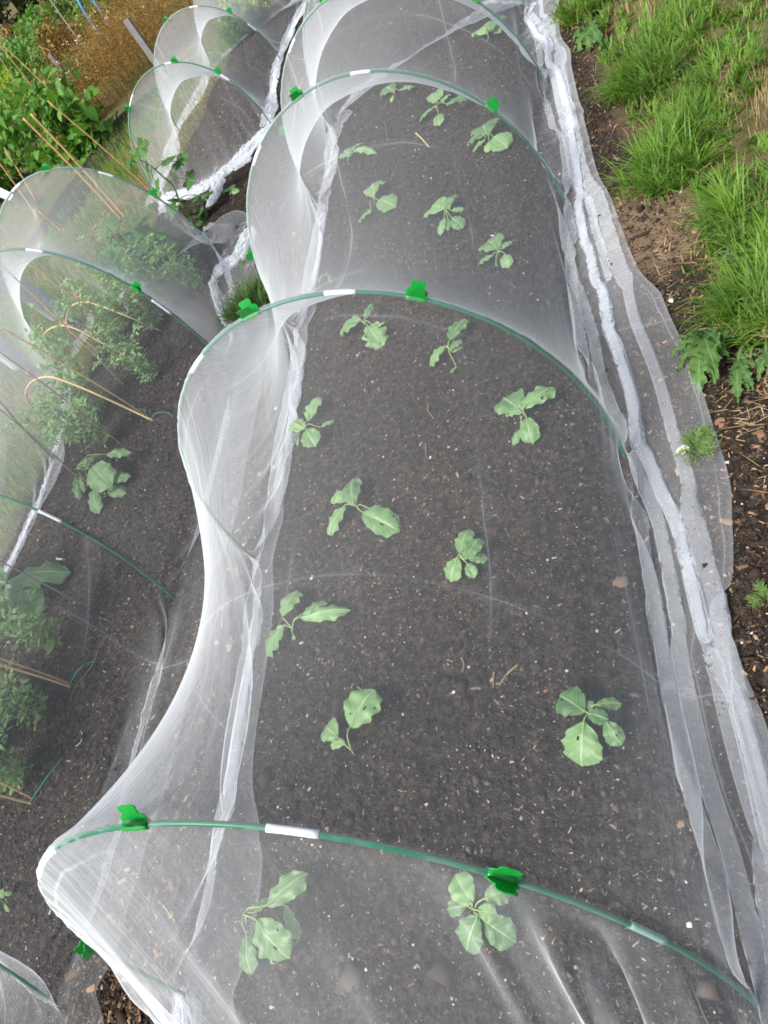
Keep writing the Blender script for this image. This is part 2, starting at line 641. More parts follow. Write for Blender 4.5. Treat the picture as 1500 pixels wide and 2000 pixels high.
_sl, _jw = clip_parts()
clip0 = thing('net_clip', 'x', 'clip', (0, 0, 0), 'green snap clips on the hoops')
part('clip_sleeve', *_sl, MAT['clip_green'], clip0)
for j in _jw:
    part('clip_jaw', *j, MAT['clip_green'], clip0, smooth=False)
CLIPS = [('m1', 92, 'green clip on the nearest hoop, left one seen along its open jaws', 0),
         ('m1', 136, 'green clip on the nearest hoop, just above a seedling with four round leaves', 0),
         ('m1', 27, 'green clip low on the left flank of the nearest hoop, mostly hidden', 0),
         ('m2', 89, 'green clip on the second big hoop, beside the grass tuft', 0),
         ('m2', 122, 'green clip on the second big hoop, right of its white sleeve', 0),
         ('m3', 87, 'green clip on the third big hoop, at its upper left', 0),
         ('m3', 146, 'green clip on the right shoulder of the third big hoop', 0),
         ('m3', 30, 'green clip low on the left side of the third big hoop, above the grass tuft', 0),
         ('m4', 87, 'green clip on the fourth big hoop, left of the two at the top edge', 0),
         ('m4', 143, 'green clip on the fourth big hoop, right of the two at the top edge', 0),
         ('m4', 32, 'pale green clip veiled by net inside the left leg of the fourth big hoop', 0),
         ('l4', 105, 'green clip on top of the end hoop of the pea tunnel, before the beans', 0),
         ('l4', 148, 'green clip on the pea tunnel end hoop right by the squash plant', 0),
         ('l4', 69, 'green clip at the left picture edge on the pea tunnel end hoop', 0),
         ('l3', 146, 'green clip on the pea tunnel hoop over the bent canes', 0),
         ('f1', 111, 'green clip on top of the front hoop of the back tunnel', 0),
         ('f1', 139, 'green clip on the front hoop of the back tunnel, right of its top', 0),
         ('f1', 58, 'green clip on the left flank of the back tunnel front hoop', 0),
         ('f2', 83, 'green clip on the left shoulder of the second back hoop, near the dry weeds', 0),
         ('f2', 136, 'green clip on the second back hoop, at the top edge of the picture', 0)]
for i, (k, deg, lab, rot) in enumerate(CLIPS):
    T = math.radians(deg)
    p = arch(k, T)
    tan = arch(k, T + .01) - arch(k, T - .01); tan /= np.linalg.norm(tan)
    x0, y0, yaw, lean = HOOPS[k][:4]
    nrm = np.array([-math.sin(yaw) * math.cos(lean), math.cos(yaw) * math.cos(lean), math.sin(lean)])
    out = np.cross(tan, nrm)
    if out @ (p - np.array([x0, y0, 0])) < 0: out = -out
    # the jaws of most clips lean a little toward the near side
    tilt = math.radians([-18, 14, 60, 8, 4, 10, -6, 5, 0, 0, 0, 5, 8, 0, 10, 4, 0, 0, 0, 0][i])
    out2 = out * math.cos(tilt) + np.cross(tan, out) * math.sin(tilt)
    side = np.cross(out2, tan)
    R = Matrix([[tan[r] * .9, side[r] * .9, out2[r] * .9, p[r]] for r in range(3)] + [[0, 0, 0, 1]])
    if i == 0:
        c = clip0; c['label'] = lab
    else:
        c = dup(clip0, (0, 0, 0), label=lab)
    c.matrix_world = R
jt = thing('pipe_joint', 'clear green plastic joint on the pea tunnel hoop at the left edge', 'pipe joint', arch('l2', math.radians(123)))
part('collar', *tube(arch('l2', np.radians(np.linspace(120.5, 124.5, 8))), .0085, 10), MAT['clip_green'], jt)
part('end_ring', *tube(arch('l2', np.radians(np.linspace(124.5, 125.3, 3))), .0095, 10), MAT['twine_green'], jt)


# ------------------------------------------------------------------ nets
def catmull(P, m):
    """refine a grid (n, k, c) m times along axis 0"""
    n = len(P)
    Q = np.concatenate([2 * P[:1] - P[1:2], P, 2 * P[-1:] - P[-2:-1]])
    t = np.linspace(0, n - 1, (n - 1) * m + 1)
    i = np.minimum(t.astype(int), n - 2); f = (t - i).reshape((-1,) + (1,) * (P.ndim - 1))
    a, b, c, d = Q[i], Q[i + 1], Q[i + 2], Q[i + 3]
    return .5 * (2 * b + (c - a) * f + (2 * a - 5 * b + 4 * c - d) * f * f + (3 * b - a - 3 * c + d) * f ** 3)


def settle(P, pin, Rr, Rc, steps, grav=.00045, pokes=None, floor=.012, iters=3, seed=0):
    """let the cloth grid hang: stretch limits along both threads, weight, ground, friction"""
    Q = P.copy()
    w = np.where(pin, 0.0, 1.0)

    def con(A, B, rest, wa, wb, push):
        d = B - A
        l = np.sqrt((d * d).sum(-1)) + 1e-9
        e = (l - rest) / l
        e = np.where(e > 0, e, e * push) / np.maximum(wa + wb, 1e-9)
        c = d * e[..., None]
        A += c * wa[..., None]
        B -= c * wb[..., None]
    diag = np.sqrt(Rr[:-1] ** 2 + Rc[:, :-1] ** 2)
    for s in range(steps):
        v = (P - Q) * .965
        Q = P.copy()
        low = (P[..., 2] < floor + .006)
        v[low] *= np.array([.25, .25, .6])
        P = P + v * w[..., None]
        P[..., 2] -= grav * w
        for _ in range(iters):
            for a in (0, 1):
                con(P[a:-1:2], P[a + 1::2], Rc[a::2], w[a:-1:2], w[a + 1::2], .25) if a == 0 else con(P[1:-1:2], P[2::2], Rc[1::2], w[1:-1:2], w[2::2], .25)
            for a in (0, 1):
                n = P.shape[1]
                i0 = np.arange(a, n - 1, 2)
                A = P[:, i0]; B = P[:, i0 + 1]
                con(A, B, Rr[:, i0], w[:, i0], w[:, i0 + 1], .25)
                P[:, i0] = A; P[:, i0 + 1] = B
            # weak shear
            A = P[:-1, :-1].copy(); B = P[1:, 1:].copy()
            d = B - A; l = np.sqrt((d * d).sum(-1)) + 1e-9
            e = ((l - diag * 1.12) / l).clip(0, None)[..., None] * d * .12
            P[:-1, :-1] += e * w[:-1, :-1, None]; P[1:, 1:] -= e * w[1:, 1:, None]
            A = P[1:, :-1].copy(); B = P[:-1, 1:].copy()
            d = B - A; l = np.sqrt((d * d).sum(-1)) + 1e-9
            e = ((l - diag * 1.12) / l).clip(0, None)[..., None] * d * .12
            P[1:, :-1] += e * w[1:, :-1, None]; P[:-1, 1:] -= e * w[:-1, 1:, None]
        # bending
        for ax in (0, 1):
            if ax == 0:
                L = (P[:-2] + P[2:]) * .5 - P[1:-1]; P[1:-1] += L * .05 * w[1:-1, :, None]
            else:
                L = (P[:, :-2] + P[:, 2:]) * .5 - P[:, 1:-1]; P[:, 1:-1] += L * .05 * w[:, 1:-1, None]
        if pokes:
            for c in pokes:
                d2 = ((P[..., :2] - c[:2]) ** 2).sum(-1)
                hit = (d2 < .03 ** 2) & (P[..., 2] < c[2]) & (P[..., 2] > c[2] - .5)
                P[..., 2] = np.where(hit & ~pin, c[2], P[..., 2])
        P[..., 2] = np.where(pin, P[..., 2], np.maximum(P[..., 2], floor))
    return P


PLEATS = [(.755, .70, .015, .105), (.79, .76, .009, -.045), (.86, .84, .008, .022), (.69, .60, .008, .016), (.04, .05, .008, .018), (.13, .24, .014, .012)]
FOLD_A = [0, .06, .11, .16, .21, .26, .31, .41, .48, .59, .66, .8]
FOLD_X = [0, .050, .012, .054, .022, .064, .034, .092, .056, .112, .080, .14]


def build_net(name, hoops, near, far, label, skirt=(.24, .46), slack=.05, seed=1, cell=.042, waist=(.16, .13), pokes=None, ends=(True, True), steps=420, side_out=(.5, 1.0), skd=(.6, 1.0), walld=.25, amp=1.0, near_pin=False, hem=.9, flat=False):
    r = np.random.default_rng(seed)
    NA = 58
    nl, nr = int(skirt[0] / cell), int(skirt[1] / cell)
    NJ = nl + NA + nr

    def station(k):
        T = np.linspace(0, PI, 400)
        C = arch(k, T, .0075)
        s = np.concatenate([[0], np.cumsum(np.linalg.norm(np.diff(C, axis=0), axis=1))])
        q = np.linspace(0, s[-1], NA + 1)
        A = np.stack([np.interp(q, s, C[:, i]) for i in range(3)], 1)
        return A, s[-1]
    rows, pins, rr, cc = [], [], [], []

    def skirts(A, row, jit):
        out = np.zeros((NJ + 1, 3))
        out[nl:nl + NA + 1] = A
        for side, n in ((-1, nl), (1, nr)):
            b = A[0] if side < 0 else A[-1]
            so = side_out[0] if side < 0 else side_out[1]
            for q in range(1, n + 1):
                # gathered folds lying beside the foot of the wall
                a = q * cell
                ph = math.sin(row * .045 + q * .25 + jit[1] * 6) + .6 * math.sin(row * .13 + q * .5)
                per = .085 + .012 * math.sin(row * .03 + jit[0] * 6)
                so2 = so * (1 - .42 * sstep(.9, 2.6, b[1]) * (side > 0) + (1.35 * (1 - sstep(.45, 1.35, b[1])) if n > 9 else 0))
                if flat and side > 0:
                    fold = a * .95
                elif n > 9:      # a tight rope of folds first, then two wide loose ones
                    fold = so2 * float(np.interp(a * (1 + .06 * math.sin(row * .05)), FOLD_A, FOLD_X)) * (1 + .14 * math.sin(row * .061 + jit[1] * 5 + q * .12))
                else:
                    fold = so2 * (.078 * (.5 - .5 * math.cos(a / per * PI)) + .07 * (a / .9))
                p = b + np.array([side * (fold + .010 * so2 * ph), .03 * math.sin(row * .2 + q * .7), .012 + .050 * min(1, a / .12) * (.6 + .3 * ph) * float(np.interp(a, [0, .3, .42, 1], [1, 1, .15, .05]))])
                out[nl - q if side < 0 else nl + NA + q] = p
        return out
    st = [station(k) for k in hoops]
    arow = np.full(NJ, cell)
    dists = []
    span_rows = []
    jit = r.random(2)
    slk = slack * (1 + .5 * fbm(np.arange(NJ + 1) * .13, np.zeros(NJ + 1) + seed, seed))
    # near end
    def end_rows(A, n, direc, pull):
        xr = A[:, 0].max()
        L = []
        c = A.mean(0)
        for q in range(1, n + 1):
            f = q / n
            B = A.copy()
            B[:, 2] = A[:, 2] * (1 - f) ** 1.15 + .012
            B[:, 1] = A[:, 1] + direc * (pull * math.sin(f * PI * .5) + .01 * q)
            B[:, 0] = (xr + (A[:, 0] - xr) * (1 - .46 * f ** .5) if pull > .5 else c[0] + (A[:, 0] - c[0]) * (1 - .22 * f)) + .015 * np.sin(np.arange(len(A)) * .9 + q * .2)
            L.append(B)
        return L
    idx = 0
    def push(A, pinned, length):
        nonlocal idx
        rows.append(skirts(A, idx, jit))
        pn = np.zeros(NJ + 1, bool)
        if pinned:
            pn[nl:nl + NA + 1] = True
        pins.append(pn)
        rl = np.full(NJ, cell)
        rl[nl:nl + NA] = length / NA * 1.0
        rr.append(rl)
        idx += 1
    seg = .045
    if ends[0]:
        n = int(near[0] / seg)
        ER = end_rows(st[0][0], n, -1, near[1])[::-1]
        De = np.linalg.norm(ER[0] - st[0][0], axis=1) * 1.035
        De = De * (1 + .10 * np.exp(-((np.arange(NA + 1) / NA - .74) / .10) ** 2) + .05 * np.exp(-((np.arange(NA + 1) / NA - .2) / .1) ** 2))
        De = np.concatenate([np.full(nl, De[0]), De, np.full(nr, De[-1])])
        for q, B in enumerate(ER):
            push(B, near_pin and q == 0, st[0][1]); cc.append(De / n if near_pin else np.full(NJ + 1, near[0] / n))
    push(st[0][0], True, st[0][1])
    for a in range(len(hoops) - 1):
        A, la = st[a]; B, lb = st[a + 1]
        D = np.linalg.norm(B - A, axis=1)
        n = int(round(D.mean() / seg))
        Dj = np.concatenate([np.full(nl, D[0]), D, np.full(nr, D[-1])])
        c = (A.mean(0) + B.mean(0)) / 2
        for q in range(1, n + 1):
            f = q / n
            X = A * (1 - f) + B * f
            wv = math.sin(PI * f)
            cx = (A[:, 0].mean() * (1 - f) + B[:, 0].mean() * f)
            X[:, 2] *= 1 - waist[0] * wv
            edge = np.minimum(np.arange(NA + 1), np.arange(NA + 1)[::-1]) / 12.0
            X[:, 0] = cx + (X[:, 0] - cx) * (1 - waist[1] * wv * np.clip(edge, 0, 1))
            X += r.normal(size=X.shape) * .004 * wv
            cc.append(Dj / n * (1 + slk))
            if q == n:
                push(B, True, lb)
            else:
                push(X, False, (la * (1 - f) + lb * f) * (1 - .02 * wv))
    if ends[1]:
        n = int(far[0] / seg)
        for B in end_rows(st[-1][0], n, 1, far[1]):
            push(B, False, st[-1][1]); cc.append(np.full(NJ + 1, far[0] / n))
    P = np.array(rows); pin = np.array(pins); Rr = np.array(rr); Rc = np.array(cc)
    Rr = Rr * (1 + .05 * fbm(*np.meshgrid(np.arange(Rr.shape[1]) * .21, np.arange(Rr.shape[0]) * .06), seed + 5))
    P = settle(P, pin, Rr, Rc, steps, pokes=pokes, seed=seed)
    NI = len(P) - 1
    # the loose ends lie soft on the soil
    hr = np.where(pin[:, nl + 5:nl + NA - 5].all(1) & (np.arange(NI + 1) > 0))[0]
    soft = np.zeros((NI + 1, 1, 1)); soft[:hr[0]] = 1; soft[hr[-1] + 1:] = 1; soft[0] = soft[-1] = 0
    for it_ in range(9):
        if it_ == 3: soft[:hr[0]] = 0
        A = P.copy()
        A[1:-1, 1:-1] = .5 * P[1:-1, 1:-1] + .125 * (P[:-2, 1:-1] + P[2:, 1:-1] + P[1:-1, :-2] + P[1:-1, 2:])
        P = P + (A - P) * soft
    # cloth coordinates in metres
    S = np.concatenate([[0], np.cumsum(Rc.mean(1))]); Tt = np.concatenate([[0], np.cumsum(Rr.mean(0))])
    m = 3
    hoop_rows = hr
    P = catmull(P, m)
    P = np.swapaxes(catmull(np.swapaxes(P, 0, 1), m), 0, 1)
    S = np.interp(np.linspace(0, NI, NI * m + 1), np.arange(NI + 1), S)
    Tt = np.interp(np.linspace(0, NJ, NJ * m + 1), np.arange(NJ + 1), Tt)
    ss, tt = np.meshgrid(S, Tt, indexing='ij')
    # small folds drawn along the tunnel, flattened where the cloth lies over a hoop
    hs = S[hoop_rows * m]
    dh = np.abs(ss[..., None] - hs).min(-1)
    free = sstep(0, .25, dh)
    du = np.gradient(P, axis=0); dv = np.gradient(P, axis=1)
    N = np.cross(dv, du); N /= np.linalg.norm(N, axis=-1)[..., None] + 1e-9
    tm = tt - Tt.mean()
    wall = sstep(.35, .95, np.abs(tm - (Tt[nl * m] + Tt[(nl + NA) * m]) / 2 + Tt.mean()))
    skew = tt + .12 * fbm(ss * 1.1, tt * 1.3, seed + 9)
    patch = sstep(-.05, .35, fbm(ss * 1.6, tt * 1.6, seed + 70)) * .9 + .1
    d = .016 * noise(ss * 1.0, skew * 11, seed + 20) * (.2 + .8 * wall) * (.25 + .75 * free) * patch
    d += .006 * noise(ss * 2.2 + 7, skew * 26, seed + 30) * (.2 + .8 * wall) * patch
    d += .0035 * noise(ss * 5 + 3, skew * 60, seed + 40) * np.exp(-(dh / .16) ** 2)
    d += .02 * noise(ss * 2.0, tt * 1.5, seed + 50) * free * .5
    if near_pin:      # pleats dropping from the first hoop to the pegged end
        f = np.clip((hs[0] - ss) / hs[0], 0, 1)
        tf = (tt - Tt[nl * m]) / (Tt[(nl + NA) * m] - Tt[nl * m])
        for c0, c1, wd, am in PLEATS:
            tc = c0 + (c1 - c0) * f + .045 * np.sin(f * PI) + .008 * noise(ss * 4, tt * 0 + c0 * 31, 6)
            d += am * np.exp(-(((tf - tc) / wd) ** 2) ** 1.5) * sstep(0, .12, f) * (1 + .4 * noise(ss * 3, tt * 0 + c0 * 50, 5)) / max(amp, .1)
    P = P + N * (amp * d)[..., None]
    gz = np.where((P[..., 0] > -3.6) & (P[..., 0] < .6), zsoil(P[..., 0], P[..., 1]), 0)
    P[..., 2] = np.maximum(P[..., 2], gz + .010 + .004 * (noise(ss * 20, tt * 20, seed + 60) + .5))
    dens = np.ones_like(ss)
    sk0, sk1 = Tt[nl * m], Tt[(nl + NA) * m]
    dens += skd[0] * sstep(.0, .05, sk0 - tt) + skd[1] * sstep(.0, .06, tt - sk1) * ((.35 + .65 * sstep(.60, .25, tt - sk1)) * (.8 + .9 * noise(ss * 2.3, tt * 7, seed + 81)) if near_pin else 1)
    dens += walld * sstep(.75, .25, tt - sk0) * (tt >= sk0)
    ed = np.minimum(tt - Tt[0], Tt[-1] - tt)
    dens += hem * np.exp(-(ed / .010) ** 2)
    es = np.minimum(ss - S[0], S[-1] - ss)
    dens += 1.2 * np.exp(-(es / .012) ** 2)
    n0, n1 = ss.shape
    ii = np.arange(n0 * n1).reshape(n0, n1)
    F = np.stack([ii[:-1, :-1].ravel(), ii[1:, :-1].ravel(), ii[1:, 1:].ravel(), ii[:-1, 1:].ravel()], 1)
    o = part(name, P.reshape(-1, 3), F, MAT['insect_mesh'], None, True, {'dens': dens.ravel()}, np.stack([ss.ravel(), tt.ravel()], 1))
    tag(o, label, 'net')
    return o
# ------------------------------------------------------------------ ground
def grid(x0, x1, y0, y1, step):
    nx, ny = int((x1 - x0) / step) + 1, int((y1 - y0) / step) + 1
    X, Y = np.meshgrid(np.linspace(x0, x1, nx), np.linspace(y0, y1, ny))
    ii = np.arange(nx * ny).reshape(ny, nx)
    F = np.stack([ii[:-1, :-1].ravel(), ii[:-1, 1:].ravel(), ii[1:, 1:].ravel(), ii[1:, :-1].ravel()], 1)
    return X, Y, F


def lawn_edge(y):
    """x of the ragged border between the bare soil and the right hand lawn"""
    return np.interp(y, [-1, .5, 1.2, 1.6, 2.0, 2.4, 2.9, 3.6, 4.5, 6], [.16, .16, .15, .13, .05, .13, -.02, -.03, -.05, -.05])


# the whole allotment, out past the far trees
xs = np.concatenate([-np.geomspace(150, 6.2, 30), np.linspace(-6, 6, 121), np.geomspace(6.2, 150, 30)])
ys = np.concatenate([-np.geomspace(60, 2.1, 20), np.linspace(-2, 12, 141), np.geomspace(12.2, 220, 34)])
X, Y = np.meshgrid(xs, ys)
near = np.exp(-((X + 1) ** 2 + (Y - 4) ** 2) / 90)
Z = (.035 * fbm(X * .9, Y * .9, 3) + .012 * fbm(X * 5, Y * 5, 8)) * near - .004
bed = (X > -3.46) & (X < .2) & (Y > -1.4) & (Y < 9.6)
Z = np.where(bed, -.05, Z)
ii = np.arange(X.size).reshape(X.shape)
F = np.stack([ii[:-1, :-1].ravel(), ii[:-1, 1:].ravel(), ii[1:, 1:].ravel(), ii[1:, :-1].ravel()], 1)
part('ground', np.stack([X.ravel(), Y.ravel(), Z.ravel()], 1), F, MAT['turf_ground'])
tag(bpy.data.objects['ground'], kind='structure')

X, Y, F = grid(-3.62, .62, -1.5, 9.8, .014)
Z = .013 * fbm(X * 9, Y * 9, 21, 3) + .012 * fbm(X * 38, Y * 38, 22, 2) + .018 * fbm(X * 1.6, Y * 1.6, 23, 2)
# trodden path between the two beds
Z -= .02 * np.exp(-((X + 1.80) / .13) ** 2) * (Y < 6)
wl = .10 * fbm(Y * 1.8, X * 0 + 3, 31, 3) + .03 * fbm(X * 8, Y * 8, 33)
eR = lawn_edge(Y) + .10 + wl - X
eL = X + 3.45 + .8 * wl
eN = 9.5 + 2 * wl - Y
e = np.minimum(np.minimum(eR, eL), eN)
Z = Z - .07 * (1 - sstep(-.10, .06, e))
dry = sstep(.30, -.02, np.hypot((X - .055) / .7, Y - 2.42) - .12 + .25 * fbm(X * 12, Y * 12, 40)) * .9
dry = np.maximum(dry, .8 * (1 - sstep(-.05, .12, eR + .10 * fbm(X * 9, Y * 9, 41))))
part('soil_bed_ground', np.stack([X.ravel(), Y.ravel(), Z.ravel()], 1), F, MAT['soil'], None, True, {'dry': dry.ravel()})
tag(bpy.data.objects['soil_bed_ground'], kind='structure')
SOIL = (X[0], Y[:, 0], Z)


def zsoil(x, y):
    xs, ys, Z = SOIL
    i = np.clip(((np.asarray(x) - xs[0]) / (xs[1] - xs[0])).round().astype(int), 0, len(xs) - 1)
    j = np.clip(((np.asarray(y) - ys[0]) / (ys[1] - ys[0])).round().astype(int), 0, len(ys) - 1)
    return Z[j, i]


def frames(yaw, pitch, roll):
    cy_, sy = np.cos(yaw), np.sin(yaw); cp, sp = np.cos(pitch), np.sin(pitch); cr, sr = np.cos(roll), np.sin(roll)
    x = np.stack([cy_ * cp, sy * cp, sp], -1)
    y0 = np.stack([-sy, cy_, 0 * sy], -1)
    z0 = np.cross(x, y0)
    y = y0 * cr[:, None] + z0 * sr[:, None]
    z = np.cross(x, y)
    return np.stack([x, y, z], -1)      # columns


def scatter(tv, tf, pos, R, sc, extra=None):
    """copies of a template (tv, tf) at pos, turned by R, scaled by sc (n,3)"""
    tv = np.asarray(tv, float); tf = np.asarray(tf, int)
    n, k = len(pos), len(tv)
    V = np.einsum('nij,nkj->nki', R, tv[None] * sc[:, None, :]) + pos[:, None]
    F = (tf[None] + (np.arange(n) * k)[:, None, None]).reshape(-1, tf.shape[1])
    return V.reshape(-1, 3), F


CHIP_V = [(-.5, -.5, 0), (.5, -.42, 0), (.46, .5, 0), (-.44, .46, 0), (-.4, -.38, .5), (.42, -.3, .42), (.36, .4, .5), (-.36, .34, .4)]
CHIP_F = [(4, 5, 6, 7), (0, 1, 5, 4), (1, 2, 6, 5), (2, 3, 7, 6), (3, 0, 4, 7)]


def chips(name, n, xr, yr, lens, wid, thick, mat, keep=None, zoff=0.0, bias=1.6):
    x = rng.uniform(*xr, n)
    y = yr[0] + (yr[1] - yr[0]) * rng.random(n) ** bias
    if keep is not None:
        k = keep(x, y); x, y = x[k], y[k]
    n = len(x)
    L = np.exp(rng.normal(math.log(lens), .5, n)); W = L * np.exp(rng.normal(math.log(wid), .35, n)); H = L * thick * rng.uniform(.6, 1.4, n)
    pos = np.stack([x, y, zsoil(x, y) + zoff - H * .12], 1)
    R = frames(rng.uniform(0, 2 * PI, n), rng.normal(0, .22, n), rng.normal(0, .3, n))
    V, F = scatter(CHIP_V, CHIP_F, pos, R, np.stack([L, W, H], 1))
    V += rng.normal(size=V.shape) * np.repeat(np.minimum(W, H * 2), 8)[:, None] * [.22, .22, .12]
    return part(name, V, F, MAT[mat], None, False, {'rnd': np.repeat(rng.random(n), len(CHIP_V))})


OCT_V = [(-.5, 0, .1), (.5, .05, .12), (0, -.5, .15), (.05, .5, .08), (0, 0, .55), (0, 0, -.3)]
OCT_F = [(0, 2, 4), (2, 1, 4), (1, 3, 4), (3, 0, 4), (2, 0, 5), (1, 2, 5), (3, 1, 5), (0, 3, 5)]


def crumbs(name, n, xr, yr, size, keep, bias=1.5):
    x = rng.uniform(*xr, n)
    y = yr[0] + (yr[1] - yr[0]) * rng.random(n) ** bias
    k = keep(x, y); x, y = x[k], y[k]; n = len(x)
    S = size * np.exp(rng.normal(0, .55, n))
    pos = np.stack([x, y, zsoil(x, y)], 1)
    V, F = scatter(OCT_V, OCT_F, pos, frames(rng.uniform(0, 6.28, n), rng.normal(0, .3, n), rng.normal(0, .3, n)), np.stack([S, S * rng.uniform(.6, 1, n), S * rng.uniform(.5, .9, n)], 1))
    V += rng.normal(size=V.shape) * np.repeat(S, 6)[:, None] * .09
    return part(name, V, F, MAT['soil_crumb'], None, True, {'rnd': np.repeat(rng.random(n), 6)})


on_bed = lambda x, y: (x > -3.4) & (x < lawn_edge(y) + .02)
clump = lambda x, y: rng.random(len(x)) < .35 + 1.5 * np.clip(fbm(x * 3, y * 3, 77) + .25, 0, 1)
tag(chips('wood_chips', 150000, (-3.4, .2), (-.3, 6.0), .0054, .20, .16, 'wood_chip', lambda x, y: on_bed(x, y) & clump(x, y)), 'small tan and brown wood chips strewn over the dark soil', 'wood chips', kind='stuff')
tag(chips('scattered_chips', 9000, (-3.5, -2.2), (5.4, 9.2), .008, .3, .2, 'wood_chip', None, 0, 1.0), 'wood chips on the soil inside the back tunnel', 'wood chips', kind='stuff')
tag(chips('grit', 12000, (-3.4, .2), (-.3, 6.5), .0026, .8, .6, 'stone_chip', lambda x, y: on_bed(x, y)), 'pale specks of grit and small stones on the dark soil', 'grit', kind='stuff')
tag(chips('pebbles', 150, (-3.4, .2), (-.2, 6), .0060, .75, .5, 'stone_chip', lambda x, y: on_bed(x, y)), 'loose pebbles lying on the dark bed soil', 'pebbles', kind='stuff')
in_path = lambda x, y: (np.abs(x + 1.81 + .05 * fbm(y * 3, y * 0, 5)) < .17) & ((y < .5) | (x > -1.84) | (rng.random(len(x)) < .04))
tag(crumbs('soil_clods', 90000, (-3.4, .2), (-.3, 6.0), .0075, lambda x, y: on_bed(x, y)), 'dark crumbs and clods of the bed soil', 'soil clods', kind='stuff')
tag(chips('path_bark', 9000, (-2.02, -1.6), (-.35, 4.6), .0115, .33, .22, 'bark_chip', in_path, .004, 1.7), 'brown bark chips along the path between the beds', 'bark chips', kind='stuff')
border = lambda x, y: (x > -.16) & (x < lawn_edge(y) + .16)
tag(chips('border_bark', 11000, (-.16, .34), (.2, 5), .0085, .30, .22, 'bark_chip', border, .003, 1.3), 'dark bark mulch in the bare strip beside the lawn', 'bark chips', kind='stuff')
# ------------------------------------------------------------------ leaves


def leaf_grid(B, Tp, wr, up=None, nu=22, nv=17, lobes=.03, teeth=.065, cup=.20, droop=.22, fold=.18, seed=0, shape=.55, holes=0, twist=0.0, curl=0.0):
    """one leaf blade from its foot B to its tip Tp; returns V, F, uv, foot"""
    r = np.random.default_rng(seed)
    B = np.asarray(B, float); Tp = np.asarray(Tp, float)
    ax = Tp - B
    L = np.linalg.norm(ax); ax = ax / L
    up = np.array([0, 0, 1.0]) if up is None else np.asarray(up, float)
    sd_ = np.cross(up, ax); sd_ /= np.linalg.norm(sd_) + 1e-9
    up = np.cross(ax, sd_)
    u = np.linspace(0, 1, nu); v = np.linspace(-1, 1, nv)
    U, Vv = np.meshgrid(u, v, indexing='ij')
    uu = np.clip(U, 0.004, .997)
    prof = uu ** .62 * (1 - uu) ** .40; prof = prof / prof.max()
    prof[0] = .05; prof[-1] = np.minimum(prof[-1], .12)
    ph = r.random(2) * 10
    edge = 1 + lobes * np.sin(U * 21 + ph[0] + np.sign(Vv) * 1.3) * sstep(.5, 1, np.abs(Vv)) + teeth * noise(U * 17 + ph[0] * 9, np.sign(Vv) * 3 + ph[1], seed) * 2 * sstep(.55, 1, np.abs(Vv))
    W = L * wr * .5
    y = Vv * prof * W * edge * (1 + .10 * np.sign(Vv) * (r.random() - .5))
    x = U * L * (1 + .10 * (np.abs(Vv) ** 2) * (.4 - U)) + .02 * L * noise(Vv * 4, U * 3, seed + 3)
    z = -droop * L * (U - .35) ** 2 * 2.2 - cup * L * (Vv * prof) ** 2 * .5 + fold * W * np.abs(Vv * prof)
    z += .075 * L * noise(U * 4 + ph[0], Vv * 2.2 + ph[1], seed + 1) + .045 * L * np.abs(Vv) ** 2 * np.sin(U * 19 + ph[1] + np.sign(Vv)) * prof
    z -= curl * L * np.clip(U - .55, 0, 1) ** 2 * 3
    tw = twist * (U - .2)
    y2 = y * np.cos(tw) - z * np.sin(tw); z2 = y * np.sin(tw) + z * np.cos(tw)
    V = B + x[..., None] * ax + y2[..., None] * sd_ + z2[..., None] * up
    ii = np.arange(nu * nv).reshape(nu, nv)
    F = [(ii[a, b], ii[a + 1, b], ii[a + 1, b + 1], ii[a, b + 1]) for a in range(nu - 1) for b in range(nv - 1)]
    for _ in range(holes):
        a = int(r.integers(4, nu - 3)); b = int(r.integers(1, nv - 2))
        dead = {(ii[a, b], ii[a + 1, b], ii[a + 1, b + 1], ii[a, b + 1])}
        if r.random() < .4:
            dead.add((ii[a + 1, b], ii[a + 2, b], ii[a + 2, b + 1], ii[a + 1, b + 1]))
        F = [f for f in F if f not in dead]
    uv = np.stack([U.ravel(), Vv.ravel() * .5 + .5], 1)
    return V.reshape(-1, 3), F, uv, B


def add_leaf(parent, B, Tp, wr, stem_at=None, mat='brassica_leaf', rnd=None, pr=.0022, name='leaf', label=None, stemcol='stem_pale', **kw):
    seed = int(abs(hash((round(float(B[0]), 4), round(float(Tp[1]), 4)))) % 100000)
    V, F, uv, foot = leaf_grid(B, Tp, wr, seed=seed, **kw)
    rn = np.full(len(V), (seed % 97) / 97.0 if rnd is None else rnd)
    o = part(name, V, F, MAT[mat], parent, True, {'rnd': rn}, uv, label)
    if stem_at is not None:
        s = np.asarray(stem_at, float)
        ax = (np.asarray(Tp) - B); ax /= np.linalg.norm(ax)
        d = np.linalg.norm(B - s)
        mid = (s + B) / 2 + np.array([0, 0, .25 * d])
        P = smooth_path([s, mid, B, np.asarray(B) + ax * .35 * np.linalg.norm(np.asarray(Tp) - B) + np.array([0, 0, -.0015])], 14)
        st = part('petiole', *tube(P, np.linspace(pr, pr * .45, len(P)), 6), MAT[stemcol], o)
    return o


